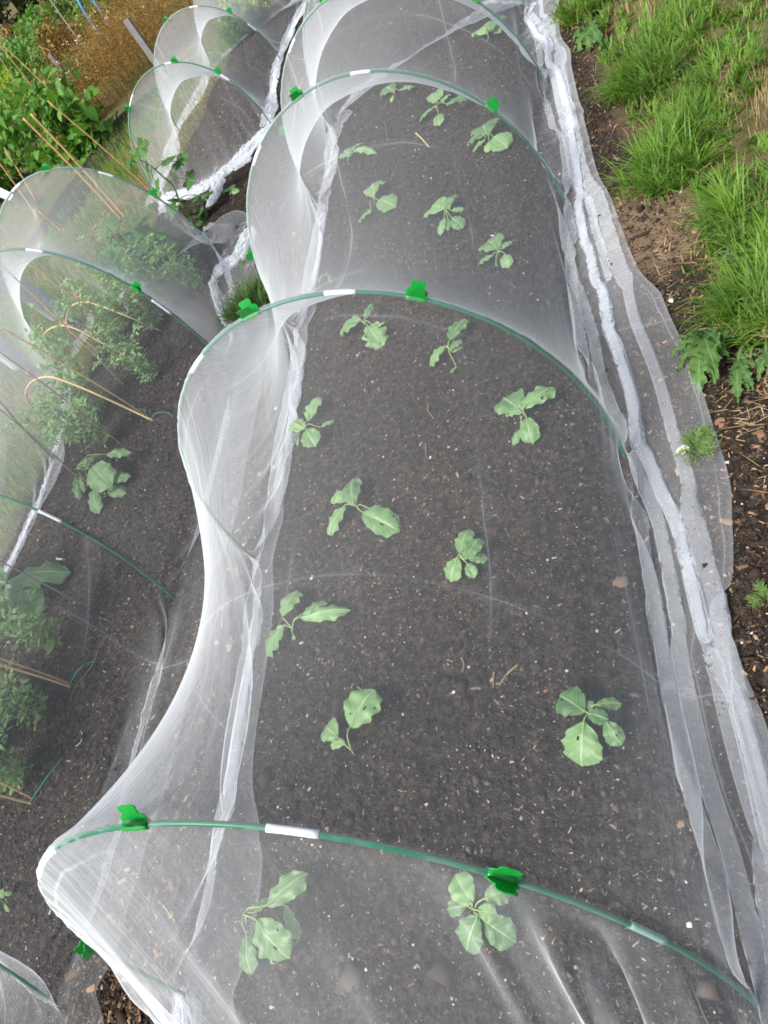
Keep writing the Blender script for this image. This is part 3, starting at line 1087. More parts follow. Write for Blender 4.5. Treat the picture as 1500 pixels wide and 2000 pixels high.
# every seedling: label, foot of the stem, crown, leaves as (foot, tip, width share, height of foot, height of tip[, options])
SEED = [
    ('broad pale seedling with big overlapping leaves at the near left, under the nearest hoop', (480, 1800), (482, 1784), [
        (500, 1797, 556, 1880, .80, .10, .055, dict(holes=3, lobes=.07, twist=.3)), (520, 1768, 588, 1703, .52, .07, .08, dict(holes=1, lobes=.06)),
        (481, 1826, 482, 1907, .66, .05, .035, {}), (556, 1768, 577, 1836, .45, .045, .035, {}), (495, 1782, 524, 1750, .5, .06, .05, {})]),
    ('seedling with round leaves right below the clip at the bottom, nearest the lawn side', (930, 1785), (929, 1778), [
        (922, 1765, 884, 1706, .85, .07, .075, {}), (946, 1755, 995, 1738, .85, .07, .055, dict(curl=.12)), (912, 1769, 867, 1775, .62, .05, .04, {}),
        (932, 1790, 903, 1860, .85, .06, .04, {}), (944, 1797, 1006, 1842, .85, .05, .03, {}), (932, 1778, 968, 1784, .85, .08, .08, {})]),
    ('seedling with one large round leaf and a bare stalk, left in the near bed', (690, 1472), (688, 1466), [
        (683, 1420, 722, 1341, .98, .075, .085, dict(holes=3, fold=.05, cup=.05)), (658, 1438, 627, 1414, .9, .05, .045, dict(curl=.1)), (673, 1450, 640, 1452, .55, .035, .03, {})]),
    ('seedling with a large toothed leaf pointing at the camera, right side of the near bed', (1155, 1400), (1154, 1394), [
        (1141, 1388, 1086, 1352, .85, .07, .06, dict(holes=1, lobes=.05)), (1140, 1410, 1130, 1498, .95, .06, .03, dict(holes=1, lobes=.06, fold=.05)),
        (1164, 1376, 1216, 1370, .52, .07, .05, {}), (1183, 1408, 1212, 1456, .75, .05, .035, dict(holes=2)), (1146, 1392, 1186, 1403, .75, .085, .085, {}), (1156, 1388, 1148, 1366, .7, .06, .06, {})]),
    ('seedling with long lobed leaves spread flat beside a net crease, left in the near bed', (572, 1232), (573, 1228), [
        (552, 1203, 573, 1147, .72, .06, .06, dict(lobes=.10)), (553, 1222, 509, 1278, .6, .05, .03, dict(lobes=.14)), (585, 1206, 676, 1182, .34, .06, .045, dict(lobes=.12)),
        (590, 1200, 634, 1172, .5, .06, .05, {}), (573, 1240, 574, 1250, .9, .02, .015, {})]),
    ('compact seedling of cupped bright leaves in the middle of the bed', (900, 1095), (899, 1089), [
        (898, 1080, 911, 1028, .68, .05, .06, {}), (908, 1092, 933, 1045, .72, .09, .085, {}), (893, 1088, 876, 1135, .85, .05, .03, {}),
        (915, 1090, 952, 1088, .6, .05, .04, dict(holes=1)), (912, 1100, 926, 1126, .75, .04, .03, {})]),
    ('seedling with three spread leaves like a propeller, left of the bed centre', (700, 995), (698, 990), [
        (690, 983, 681, 926, .52, .06, .06, {}), (672, 988, 632, 1042, .55, .05, .03, {}), (668, 980, 647, 962, .7, .05, .05, {}),
        (721, 993, 746, 998, .75, .045, .045, dict(curl=.15)), (706, 999, 774, 1030, .62, .06, .035, dict(holes=3, lobes=.05))]),
    ('seedling with a round front leaf and a small yellowed leaf, near the left wall', (598, 842), (597, 837), [
        (601, 820, 614, 768, .55, .05, .06, dict(lobes=.05)), (593, 836, 560, 820, .5, .05, .045, {}), (598, 838, 612, 869, 1.0, .075, .05, {}),
        (623, 834, 651, 817, .3, .05, .045, {}), (583, 854, 578, 870, .5, .02, .01, {})]),
    ('seedling with large dark oval leaves and slug holes, beside the second hoop on the right', (1028, 815), (1026, 810), [
        (1024, 794, 1080, 746, .66, .07, .06, dict(holes=4)), (1015, 801, 976, 768, .85, .06, .055, {}), (1016, 806, 982, 803, .32, .05, .04, {}),
        (1028, 815, 1037, 864, .75, .06, .03, {}), (1018, 836, 998, 868, .55, .04, .025, {}), (1022, 800, 1016, 776, .5, .07, .07, {})]),
    ('seedling just below the second hoop clip, its long leaf pointing up', (878, 690), (877, 682), [
        (879, 663, 903, 614, .62, .06, .065, {}), (867, 676, 831, 709, .62, .05, .03, dict(curl=.1)), (880, 683, 898, 659, .72, .08, .08, {}),
        (884, 688, 903, 674, .5, .04, .03, {}), (891, 716, 877, 727, .45, .015, .01, {})]),
    ('ragged, nibbled seedling under the white sleeve of the second hoop', (713, 638), (712, 633), [
        (703, 624, 658, 640, .7, .05, .04, dict(lobes=.08)), (716, 633, 742, 671, .62, .05, .03, dict(lobes=.22, holes=3)), (735, 640, 749, 626, .4, .05, .05, {}), (713, 622, 721, 586, .4, .06, .07, {})]),
    ('seedling with drooping side leaves, above the second hoop clip on the right', (976, 500), (975, 495), [
        (970, 484, 946, 461, .75, .06, .05, {}), (982, 485, 997, 466, .75, .06, .06, {}), (961, 499, 928, 510, .42, .05, .03, {}),
        (986, 496, 992, 521, .9, .045, .02, {}), (969, 510, 968, 522, .6, .03, .01, {})]),
    ('seedling of many small rounded leaves, right of the crossing net creases', (873, 422), (872, 415), [
        (866, 407, 833, 399, .85, .05, .045, {}), (875, 406, 879, 372, .45, .06, .065, {}), (882, 411, 906, 405, .75, .06, .05, {}),
        (868, 424, 855, 455, .5, .04, .025, {}), (882, 425, 902, 440, .75, .045, .03, {}), (874, 424, 872, 447, .35, .03, .02, {})]),
    ('seedling with a leaf lying on the raised crease, left of the crossing creases', (732, 398), (732, 392), [
        (730, 380, 724, 347, .55, .06, .06, {}), (737, 390, 769, 397, .85, .05, .035, {}), (724, 412, 696, 425, .52, .04, .02, {}), (745, 362, 749, 352, .8, .05, .05, {})]),
    ('wilting seedling with thin drooping leaves in the upper left of the bed', (679, 318), (681, 308), [
        (683, 300, 664, 291, .4, .06, .04, {}), (690, 292, 731, 288, .35, .07, .045, dict(curl=.1)), (686, 292, 703, 274, .6, .07, .06, {})]),
    ('leafy seedling under the right clip of the third hoop', (957, 272), (956, 266), [
        (948, 258, 941, 233, .85, .06, .05, {}), (946, 262, 909, 269, .45, .055, .04, {}), (946, 274, 920, 290, .65, .045, .03, {}),
        (962, 266, 988, 282, 1.0, .06, .04, dict(holes=1)), (955, 276, 951, 294, .8, .03, .02, {}), (958, 256, 962, 240, .5, .07, .07, {})]),
    ('tall seedling behind the third hoop, middle of the upper bed', (857, 216), (856, 210), [
        (843, 213, 815, 230, .65, .05, .03, {}), (856, 222, 856, 242, .95, .05, .03, {}), (852, 196, 849, 167, .6, .08, .08, {}),
        (871, 203, 913, 181, .6, .09, .08, {}), (862, 200, 874, 178, .5, .06, .06, {})]),
    ('seedling touching the far net hem, left behind the third hoop', (772, 188), (772, 182), [
        (765, 176, 748, 165, .55, .05, .04, {}), (779, 176, 808, 163, .5, .06, .05, {}), (768, 186, 762, 198, .6, .04, .03, {})]),
    ('veiled seedling at the far end of the bed near the fourth hoop clip', (953, 74), (953, 68), [
        (948, 60, 934, 45, .6, .06, .05, {}), (958, 56, 976, 22, .6, .07, .07, {}), (955, 74, 949, 80, .8, .03, .02, {}), (965, 48, 975, 58, .7, .05, .04, {})]),
    ('spindly seedling of bare stalks at the left wall below the third hoop', (623, 560), (625, 552), [
        (630, 540, 643, 527, .3, .06, .05, {}), (620, 546, 613, 556, .3, .04, .03, {}), (640, 536, 645, 552, .3, .06, .04, {})]),
]
for lab, ft, cr, lv in SEED:
    f = at(*ft, 0.0); f[2] = zsoil(f[0], f[1]) - .004
    c = at(*cr, .035)
    root = thing('cabbage_seedling', lab, 'seedling', f, 'cabbage seedlings under the big net')
    part('stem', *tube(smooth_path([f, (f + c) / 2 + [0, 0, .004], c, c + [0, 0, .012]], 8), np.linspace(.0034, .002, 8), 7), MAT['stem_pale'], root)
    for a, b, x, y, wr, z0, z1, kw in lv:
        kw = dict(kw)
        B_, T_ = at(a, b, z0), at(x, y, z1)
        add_leaf(root, B_, T_, wr, c + [0, 0, .004], **kw)
# ------------------------------------------------------------------ canes and looped sticks in the pea tunnel


def cane(name, base_px, top_px, label, mat='cane_tan', r=.0045, group='canes in the pea tunnel', z0=-.05, base=None, over=0.0):
    b = at(*base_px) if base is None else np.asarray(base, float)
    t = above(b, *top_px)
    d = (t - b) / np.linalg.norm(t - b)
    t = t + d * over
    L = np.linalg.norm(t - b)
    o = thing(name, label, 'cane', b, group)
    s = np.linspace(0, 1, 26)
    bow = np.sin(s * PI)[:, None] * np.array([.010, .006, 0]) * L
    P = (b + [0, 0, z0])[None] * (1 - s[:, None]) + t[None] * s[:, None] + bow
    rad = r * (1 - .25 * s) * np.where((np.arange(26) % 6) == 3, 1.22, 1.0)
    part('shaft', *tube(P, rad, 8), MAT[mat], o)
    rings = []
    for q in range(3, 26, 6):
        rings.append(tube(P[q - 1] * .12 + P[q] * .88 + (P[q + 1 if q < 25 else q] - P[q - 1]) * np.linspace(-.03, .03, 3)[:, None], rad[q] * 1.12, 8))
    part('nodes', *join(rings), MAT['cane_brown'], o)
    return t


tip1 = cane('bamboo_cane', (297, 617), (75, 412), 'bamboo cane whose tip tents up the pea net')
tip2 = cane('bamboo_cane', (244, 662), (6, 478), 'bamboo cane left of the tenting cane, reaching the far pea hoop')
cane('bamboo_cane', (240, 752), (0, 518), 'bamboo cane between the first and second bent sticks', over=.1)
cane('bamboo_cane', (281, 806), (0, 640), 'bamboo cane pushed in right beside the nearest bent stick', over=.1)
cane('bamboo_cane', (235, 866), (0, 690), 'thin bamboo cane with its foot in the front pea clump', 'cane_brown', .0038, over=.1)
cane('bamboo_cane', (166, 948), (0, 802), 'dark cane standing in the broad leaved plant', 'cane_brown', .0038, over=.1)
cane('bamboo_cane', (160, 1181), (0, 1098), 'grey weathered cane alone on bare soil', 'grey_wood', .004, over=.1)
cane('bamboo_cane', (137, 1334), (0, 1287), 'upper one of two pale canes meeting at a green twine end', 'cane_tan', over=.15)
cane('bamboo_cane', (140, 1340), (0, 1299), 'lower one of two pale canes meeting at a green twine end', 'cane_pale', over=.15)
cane('bamboo_cane', (60, 1563), (0, 1530), 'upper cane of the pair nearest the lower left corner', 'cane_tan', over=.15)
cane('bamboo_cane', (61, 1568), (0, 1554), 'lower cane of the pair nearest the lower left corner', 'cane_pale', over=.15)
NET_POKES = [tip1 + [0, 0, .006]]

LOOPS = [
    ('bent stick arch nearest the camera in the pea bed', (300, 822), (100, 862), [(180, 766), (120, 742), (92, 736), (64, 744), (50, 766), (56, 786), (76, 814), (96, 842)]),
    ('bent stick arch, middle one of the three in the pea bed', (262, 702), (125, 740), [(200, 670), (152, 644), (120, 636), (92, 646), (80, 670), (86, 690), (112, 718)]),
    ('bent stick arch farthest away in the pea bed', (312, 646), (172, 680), [(240, 614), (192, 596), (164, 590), (140, 598), (130, 622), (136, 642), (160, 666)])]
for lab, a, b, pts in LOOPS:
    A, B = at(*a), at(*b)
    P = [A - [0, 0, .04], A] + [in_plane(A, B, x, y) for x, y in pts]
    last = P[-1].copy(); last[2] = -.04; last[:2] += (P[-1] - P[-2])[:2] * .3
    P = smooth_path(P + [last], 60)
    o = thing('bent_stick_arch', lab, 'stick arch', A, 'bent stick arches among the peas')
    part('rod', *tube(P, np.linspace(.0058, .0038, 60), 8), MAT['cane_pale'], o)
    part('foot_end', *tube(np.array([A - [0, 0, .03], A + [0, 0, .012]]), .0068, 8), MAT['cane_brown'], o)

for i, (pts, lab) in enumerate([([(251, 806), (262, 800), (275, 799), (283, 805), (287, 813)], 'green twine end curling from the foot of the nearest bent stick'),
                                ([(136, 1338), (146, 1318), (160, 1302), (172, 1294), (186, 1293)], 'green twine end beside the two meeting pale canes'),
                                ([(58, 1568), (75, 1542), (96, 1512), (123, 1479)], 'straight green twine end at the lower left pair of canes'),
                                ([(293, 820), (303, 808), (318, 805), (332, 808), (337, 816)], 'green twine loop on the soil right of the nearest bent stick')]):
    z = [.02, .03, .035, .02, .005][:len(pts)]
    o = part('garden_twine', *tube(smooth_path([at(x, y, q) for (x, y), q in zip(pts, z)], 20), .0016, 6), MAT['twine_green'])
    tag(o, lab, 'twine', 'green twine ends')

# ------------------------------------------------------------------ small leaf templates
OVAL_V = [(0, 0, 0), (.3, -.26, .05), (.3, 0, -.01), (.3, .26, .05), (.68, -.25, .02), (.68, 0, -.05), (.68, .25, .02), (1, 0, -.12)]
OVAL_F = [(0, 1, 2, 2), (0, 2, 3, 3), (1, 4, 5, 2), (2, 5, 6, 3), (4, 7, 5, 5), (5, 7, 6, 6)]
OVAL_F3 = [(0, 1, 2), (0, 2, 3), (1, 4, 5), (1, 5, 2), (2, 5, 6), (2, 6, 3), (4, 7, 5), (5, 7, 6)]
OVAL_UV = [(0, .5), (.3, .1), (.3, .5), (.3, .9), (.68, .1), (.68, .5), (.68, .9), (1, .5)]
HEART_V = [(0, 0, 0), (-.12, -.3, .05), (.15, -.48, .07), (.2, 0, -.01), (-.12, .3, .05), (.15, .48, .07), (.55, -.36, .03), (.55, 0, -.04), (.55, .36, .03), (1, 0, -.16)]
HEART_F3 = [(0, 1, 3), (1, 2, 3), (0, 3, 4), (4, 3, 5), (2, 6, 7), (2, 7, 3), (3, 7, 8), (3, 8, 5), (6, 9, 7), (7, 9, 8)]
HEART_UV = [(0, .5), (0, .2), (.15, 0), (.2, .5), (0, .8), (.15, 1), (.55, .1), (.55, .5), (.55, .9), (1, .5)]


def leaf_cloud(pos, yaw, pitch, roll, L, W, tmpl, name, mat, parent, rnd=None, smooth=True):
    tv, tf, tu = tmpl
    n = len(pos)
    R = frames(yaw, pitch, roll)
    V, F = scatter(tv, tf, pos, R, np.stack([L, W, (L + W) / 2], 1))
    rnd = rng.random(n) if rnd is None else rnd
    return part(name, V, F, MAT[mat], parent, smooth, {'rnd': np.repeat(rnd, len(tv))}, np.tile(np.array(tu), (n, 1)))


OVAL = (OVAL_V, OVAL_F3, OVAL_UV)
HEART = (HEART_V, HEART_F3, HEART_UV)
RIB_V = [(0, -.5, 0), (0, .5, 0), (.35, -.48, .06), (.35, .48, .06), (.7, -.35, .02), (.7, .35, .02), (1, -.04, -.14), (1, .04, -.14)]
RIB_F = [(0, 2, 3, 1), (2, 4, 5, 3), (4, 6, 7, 5)]
RIB_UV = [(0, .2), (0, .8), (.35, .2), (.35, .8), (.7, .2), (.7, .8), (1, .45), (1, .55)]
RIB = (RIB_V, RIB_F, RIB_UV)


def pea_plant(seed, ht=.52, spread=.20, ns=7, flowers=4):
    r = np.random.default_rng(seed)
    root = thing('pea_plant', 'x', 'pea plant', (0, 0, 0), 'pea plants in a row under the net')
    stems, pos, yaw, pit, rol, L, fl, tend = [], [], [], [], [], [], [], []
    for s in range(ns):
        a = r.random() * 2 * PI
        lean = spread * r.uniform(.3, 1.2)
        h = ht * r.uniform(.55, 1.05)
        P = smooth_path([(0.02 * math.cos(a), .02 * math.sin(a), -.01), (lean * .35 * math.cos(a) + r.normal() * .02, lean * .35 * math.sin(a) + r.normal() * .02, h * .4),
                         (lean * .8 * math.cos(a) + r.normal() * .03, lean * .8 * math.sin(a) + r.normal() * .03, h * .8),
                         (lean * 1.2 * math.cos(a + .4), lean * 1.2 * math.sin(a + .4), h * (.85 if r.random() < .5 else 1.0))], 18)
        stems.append(tube(P, np.linspace(.0022, .0012, 18), 5))
        for q in range(2, 18):
            for side in (0, 1):
                ya = a + q * 2.4 + side * PI + r.normal() * .4
                # paired leaflets and a broad stipule round the stem
                for k in range(2):
                    dd = .012 + .022 * k
                    c = P[q] + np.array([math.cos(ya) * dd, math.sin(ya) * dd, .006 * k + r.normal() * .006])
                    pos.append(c); yaw.append(ya + r.choice([-1, 1]) * .9 + r.normal() * .3)
                    pit.append(r.normal(.15, .4)); rol.append(r.normal(0, .5)); L.append(r.uniform(.026, .052))
            if r.random() < .3:
                ya = r.random() * 6.28
                c = P[q]
                tend.append(tube(smooth_path([c, c + [math.cos(ya) * .03, math.sin(ya) * .03, .02], c + [math.cos(ya) * .06, math.sin(ya) * .06, .025], c + [math.cos(ya + .5) * .07, math.sin(ya + .5) * .07, .01]], 9), .0008, 4))
        if len(fl) < flowers:
            fl.append(P[-3] + r.normal(size=3) * .015 + [0, 0, .015])
    part('stems', *join(stems + tend), MAT['stem_green'], root)
    pos = np.array(pos); pos[:, 2] = np.maximum(pos[:, 2], .008)
    L = np.array(L)
    leaf_cloud(pos, np.array(yaw), np.array(pit), np.array(rol), L, L * r.uniform(.5, .85, len(L)), OVAL, 'leaves', 'pea_leaf', root, r.random(len(L)))
    if fl:
        fp = np.repeat(np.array(fl), 5, 0) + r.normal(size=(5 * len(fl), 3)) * .004
        n = len(fp)
        leaf_cloud(fp, np.tile(np.arange(5) * 1.257, len(fl)), np.full(n, .6), np.zeros(n), np.full(n, .013), np.full(n, .016), OVAL, 'flowers', 'cream_flower', root)
    return root


protos = [pea_plant(41), pea_plant(42, .44, .20, 8, 5), pea_plant(43, .56, .16, 7, 3)]
PEAS = [((395, 560), 1, .5, 'short pea clump at the right end of the row, nearest the grass tuft', 5.1), ((300, 585), 2, .85, 'pea clump left of the pea hoop clip', 3.0), ((248, 650), 0, .8, 'pea clump between the farthest and the middle bent stick', 2.6),
        ((352, 590), 0, .72, 'pea clump farthest right, against the white fold by the grass tuft', 1),
        ((310, 640), 1, .85, 'pea clump beneath the clip of the pea hoop', 2),
        ((262, 700), 2, .85, 'pea clump at the feet of the middle bent stick', .4),
        ((300, 745), 0, .62, 'low pea clump spilling onto the soil right of the bent sticks', 2.2),
        ((170, 745), 1, .8, 'pea clump under the farthest bent stick', 3.3),
        ((205, 800), 2, .8, 'pea clump between the two nearer bent sticks', 5),
        ((218, 862), 0, .72, 'pea clump in front of the nearest bent stick, by the cane foot', 4.2),
        ((160, 860), 1, .75, 'pea clump at the white hem behind the broad leaved plant', .9),
        ((120, 1265), 2, .85, 'bushy pea clump with white flowers by the two meeting canes', 1.7),
        ((30, 1235), 1, 1.0, 'tall pea clump with flowers at the left picture edge', 2.9),
        ((95, 1395), 0, .72, 'pea clump below the two meeting canes', 3.9),
        ((28, 1400), 2, .95, 'pea clump cut by the left edge between both cane pairs', 5.4),
        ((50, 1520), 1, .7, 'pea clump at the lower left pair of canes', .2),
        ((-30, 1500), 0, .9, 'pea clump mostly outside the frame at the lower left', 2.0)]
used = set()
for px, pi_, sc, lab, rz in PEAS:
    b = at(*px); b[2] = zsoil(b[0], b[1]); sc *= 1.15
    if pi_ not in used:
        used.add(pi_); o = protos[pi_]
        o.location = tuple(b); o.rotation_euler = (0, 0, rz); o.scale = (sc,) * 3; o['label'] = lab
    else:
        dup(protos[pi_], b, rz, sc, lab)

# ------------------------------------------------------------------ broad leaved plants in the left bed


def leafy(name, label, cat, foot, crown, lv, mat, group=None, pr=.003, stemcol='stem_green'):
    f = at(*foot); f[2] = zsoil(f[0], f[1]) - .005
    c = above(f, *crown) if not isinstance(crown, float) else f + [0, 0, crown]
    root = thing(name, label, cat, f, group)
    part('stem', *tube(smooth_path([f, (f + c) / 2 + [.004, 0, 0], c], 8), np.linspace(pr * 1.5, pr, 8), 7), MAT[stemcol], root)
    for a, b, x, y, wr, z0, z1, kw in lv:
        add_leaf(root, at(a, b, z0), at(x, y, z1), wr, c, mat=mat, pr=pr * .7, stemcol=stemcol, **kw)
    return root


leafy('broad_leaved_plant', 'young plant with big toothed grey green leaves below the peas', 'plant', (172, 950), (170, 925), [
    (178, 908, 208, 944, .8, .14, .10, dict(rnd=.95)), (206, 887, 248, 877, .38, .13, .12, dict(rnd=.7)), (180, 955, 186, 1000, .62, .08, .04, dict(rnd=.6)), (146, 932, 148, 974, .42, .09, .05, dict(rnd=.1)),
    (170, 905, 148, 902, .6, .13, .13, {}), (215, 935, 250, 925, .5, .07, .06, {}), (155, 930, 160, 962, .35, .09, .05, {}), (166, 912, 168, 890, .5, .15, .16, {}), (208, 955, 238, 958, .5, .03, .03, {}), (165, 918, 182, 878, .35, .15, .15, {})], 'broad_leaf')
leafy('broad_leaved_plant', 'broad leaved plant with one long pale leaf across the grey cane', 'plant', (20, 1165), (10, 1150), [
    (12, 1135, 115, 1102, .36, .12, .10, {}), (5, 1135, -40, 1120, .5, .12, .12, {}), (10, 1142, 30, 1170, .7, .1, .05, {}), (0, 1160, 60, 1205, .8, .1, .06, {}), (5, 1180, 80, 1195, .5, .05, .04, {}), (0, 1150, -20, 1200, .6, .1, .06, {})], 'broad_leaf')
leafy('weed_seedling', 'tiny weed with a few leaves at the left edge near the bottom', 'weed', (8, 1762), (6, 1752), [
    (6, 1745, 22, 1745, .5, .05, .04, {}), (6, 1752, -4, 1738, .5, .05, .05, {}), (8, 1765, 15, 1782, .4, .02, .01, {})], 'pea_leaf', None, .0015)
leafy('weed_seedling', 'tuft of a small weed on the bare soil left of the third big hoop', 'weed', (450, 373), (450, 368), [
    (450, 370, 464, 366, .5, .03, .02, {}), (450, 370, 458, 358, .5, .03, .03, {}), (450, 370, 440, 362, .5, .03, .02, {}), (450, 371, 448, 380, .5, .02, .01, {}), (452, 370, 466, 374, .5, .02, .01, {})], 'pea_leaf', None, .0012)

# squash plants: wide lobed leaves on stalks along a trailing stem


def squash_leaf(root, base, node, yaw, size, tilt, seed):
    """palmate leaf: fan of five lobes about the stalk end"""
    r = np.random.default_rng(seed)
    n = 40; V = [(0, 0, 0)]; uv = [(0.02, .5)]
    rings = 6
    for k in range(1, rings + 1):
        f = k / rings
        for i in range(n):
            th = 2 * PI * i / n
            lob = .62 + .38 * abs(math.cos(2.5 * (th))) ** .8 * (1.0 if abs(((th + PI) % (2 * PI)) - PI) < 2.6 else .55)
            if abs(th - PI) < .35: lob *= .35 + abs(th - PI) * 1.2
            rad = size * f * lob * (1 + .06 * math.sin(th * 23) * f)
            z = size * (-.18 * f * f + .05 * math.sin(th * 5 + 1) * f + r.normal() * .008)
            V.append((rad * math.cos(th), rad * math.sin(th), z)); uv.append((f, .5 + .5 * math.sin(th * 2.5)))
    F = [(0, 1 + i, 1 + (i + 1) % n) for i in range(n)]
    for k in range(rings - 1):
        for i in range(n):
            a = 1 + k * n
            F.append((a + i, a + n + i, a + n + (i + 1) % n, a + (i + 1) % n))
    R = frames(np.array([yaw]), np.array([tilt]), np.array([r.normal() * .3]))[0]
    V = np.array(V) @ R.T + base
    o = part('leaf', V, F, MAT['squash_leaf'], root, True, {'rnd': np.full(len(V), r.random())}, np.array(uv))
    mid = (np.asarray(node) + base) / 2 + [0, 0, .02]
    part('petiole', *tube(smooth_path([node, mid, base], 9), .0028, 6), MAT['stem_green'], o)


b = at(378, 450); b[2] = 0
sq = thing('squash_plant', 'squash plant climbing a cane in the gap between the two left tunnels', 'squash', b)
nodes = [b] + [above(b, x, y) for x, y in ((372, 425), (352, 395), (338, 362), (318, 345), (292, 322), (272, 312), (262, 305))]
path = smooth_path(nodes, 30)
part('vine', *tube(path, np.linspace(.0075, .003, 30), 7), MAT['stem_green'], sq)
for i, (x, y, q, s, ti) in enumerate([(268, 292, 28, .085, -.5), (322, 313, 19, .07, -.1), (352, 312, 19, .085, .3), (287, 335, 24, .07, -.9), (302, 362, 20, .06, -.7),
                                      (368, 350, 14, .075, -.2), (350, 388, 10, .085, -.8), (388, 382, 9, .10, -.2), (392, 410, 7, .095, -.5), (335, 405, 10, .075, -.6), (402, 430, 4, .10, -.7), (375, 418, 5, .06, -.5), (260, 312, 29, .05, .4)]):
    squash_leaf(sq, above(b, x, y) + [.02 * math.sin(i * 2), .02 * math.cos(i * 2.3), 0], path[q], -.9 + i * 1.3, s, ti, 60 + i)
ck = cane('bamboo_cane', (352, 393), (93, 197), 'bamboo cane the squash plant climbs, leaning across the beans', 'cane_tan', .006, 'canes of the bean row', base=b + np.array([-.03, .05, 0]))

for bi, (bx, lab, pts) in enumerate([
        ((300, 520), 'large leaved squash plant veiled by the far part of the pea net', [(318, 478, .12, .26), (292, 505, .12, .2), (330, 500, .1, .14), (278, 470, .11, .24), (262, 450, .11, .3), (232, 455, .10, .34), (285, 532, .11, .14), (250, 500, .12, .2), (300, 455, .09, .3), (345, 520, .09, .1), (215, 480, .11, .3), (205, 440, .1, .42), (240, 425, .1, .42), (275, 430, .09, .38)])]):
    b = at(*bx); b[2] = 0
    o = thing('squash_plant', lab, 'squash', b)
    part('vine', *tube(smooth_path([b, b + [.03, .02, .10], b + [-.08, .05, .2], b + [-.2, .1, .3]], 14), np.linspace(.007, .004, 14), 7), MAT['stem_green'], o)
    for i, (x, y, s, z) in enumerate(pts):
        p = at(x, y, z)
        nd = b + np.array([-.04 * i / 3, .02 * i / 3, .05 + .015 * i])
        squash_leaf(o, p, nd, i * 1.7, s, -.25, 90 + i)
# ------------------------------------------------------------------ grasses


def blades(pos, heading, L, W, bend, name, mat, parent=None, rnd=None, lean0=None, flat=0.0):
    n = len(pos)
    s = np.linspace(0, 1, 5)
    lean0 = rng.uniform(.05, .5, n) if lean0 is None else lean0
    ang = PI / 2 - lean0[:, None] - bend[:, None] * s[None, :] ** 1.3
    dx = np.cos(ang) * L[:, None] / 4; dz = np.sin(ang) * L[:, None] / 4
    hx = np.concatenate([np.zeros((n, 1)), np.cumsum(dx[:, :-1], 1)], 1)
    hz = np.concatenate([np.zeros((n, 1)), np.cumsum(dz[:, :-1], 1)], 1)
    c, sn = np.cos(heading), np.sin(heading)
    wid = W[:, None] * (1 - s ** 2 * .92)[None] * .5
    ctr = pos[:, None, :] + np.stack([hx * c[:, None], hx * sn[:, None], hz], -1)
    ctr[..., 2] = np.maximum(ctr[..., 2], pos[:, None, 2] - .004 + .004)
    sv = np.stack([-sn, c, np.zeros(n)], -1)[:, None, :] * wid[..., None]
    V = np.stack([ctr - sv, ctr + sv], 2).reshape(n, 10, 3)
    f = np.array([(2 * k, 2 * k + 2, 2 * k + 3, 2 * k + 1) for k in range(4)])
    F = (f[None] + (np.arange(n) * 10)[:, None, None]).reshape(-1, 4)
    rnd = rng.random(n) if rnd is None else rnd
    return part(name, V.reshape(-1, 3), F, MAT[mat], parent, True, {'rnd': np.repeat(rnd, 10)})


def subtufts(cx, cy, z, nt, spread, L, seed, toward=None, per=(10, 30)):
    """many small tufts, each with its own lean, length and shade; returns arrays for blades()"""
    r = np.random.default_rng(seed)
    out = []
    for k in range(nt):
        a = r.random() * 6.28; q = spread * math.sqrt(r.random())
        tx, ty = cx + q * math.cos(a), cy + q * math.sin(a)
        n = int(r.integers(*per))
        base = a + r.normal() * .8
        if toward is not None and r.random() < .6: base = toward + r.normal() * .7
        l = L * r.uniform(.45, 1.2) * (1.1 - .4 * q / spread)
        sh = np.clip(r.normal(.5, .28), 0, 1)
        th = r.uniform(0, 6.28, n); rr = .022 * np.sqrt(r.random(n))
        out.append(np.stack([tx + rr * np.cos(th), ty + rr * np.sin(th), np.full(n, z), base + r.normal(0, .9, n), l * r.uniform(.5, 1.2, n), r.uniform(.003, .0075, n),
                             r.uniform(.2, 2.1, n), np.clip(sh + r.normal(0, .14, n), 0, 1), np.abs(r.normal(.3, .25, n)) + .25 * q / spread], 1))
    return np.vstack(out)


def tussock(cx, cy, rad, n, L, label, parent_group, mat='grass_blade', toward=None, z=0.0, straws=12, name='grass_tussock'):
    root = thing(name, label, 'grass tuft', (cx, cy, z), parent_group)
    D = subtufts(cx, cy, z, max(3, int(n / 24)), rad * 1.05, L * .88, int(abs(cx * 1000 + cy * 777)), toward)
    blades(D[:, :3], D[:, 3], D[:, 4], D[:, 5], D[:, 6], 'blades', mat, root, rnd=D[:, 7], lean0=D[:, 8])
    m = straws * 5
    k = rng.integers(0, len(D), m)
    blades(D[k, :3], rng.uniform(0, 6.28, m), L * rng.uniform(.3, .7, m), rng.uniform(.002, .004, m), rng.uniform(1, 2, m), 'dead_blades', 'straw', root, lean0=rng.uniform(.5, 1.1, m))
    return root


# lawn on the right: blades thick in patches, thin where it is worn
def lawn(name, n, xr, yr, keep, L, mat, wid=(.002, .0045), bend=(.4, 1.6), label='', kw=None, gz=True):
    x = rng.uniform(*xr, n); y = rng.uniform(*yr, n)
    k = keep(x, y); x, y = x[k], y[k]; n = len(x)
    z = (.035 * fbm(x * .9, y * .9, 3) + .012 * fbm(x * 5, y * 5, 8)) * np.exp(-((x + 1) ** 2 + (y - 4) ** 2) / 90) - .006
    o = blades(np.stack([x, y, z], 1), rng.uniform(0, 6.28, n), L * np.exp(rng.normal(0, .35, n)), rng.uniform(*wid, n), rng.uniform(*bend, n), name, mat, **(kw or {}))
    return tag(o, label, 'grass', kind='stuff')


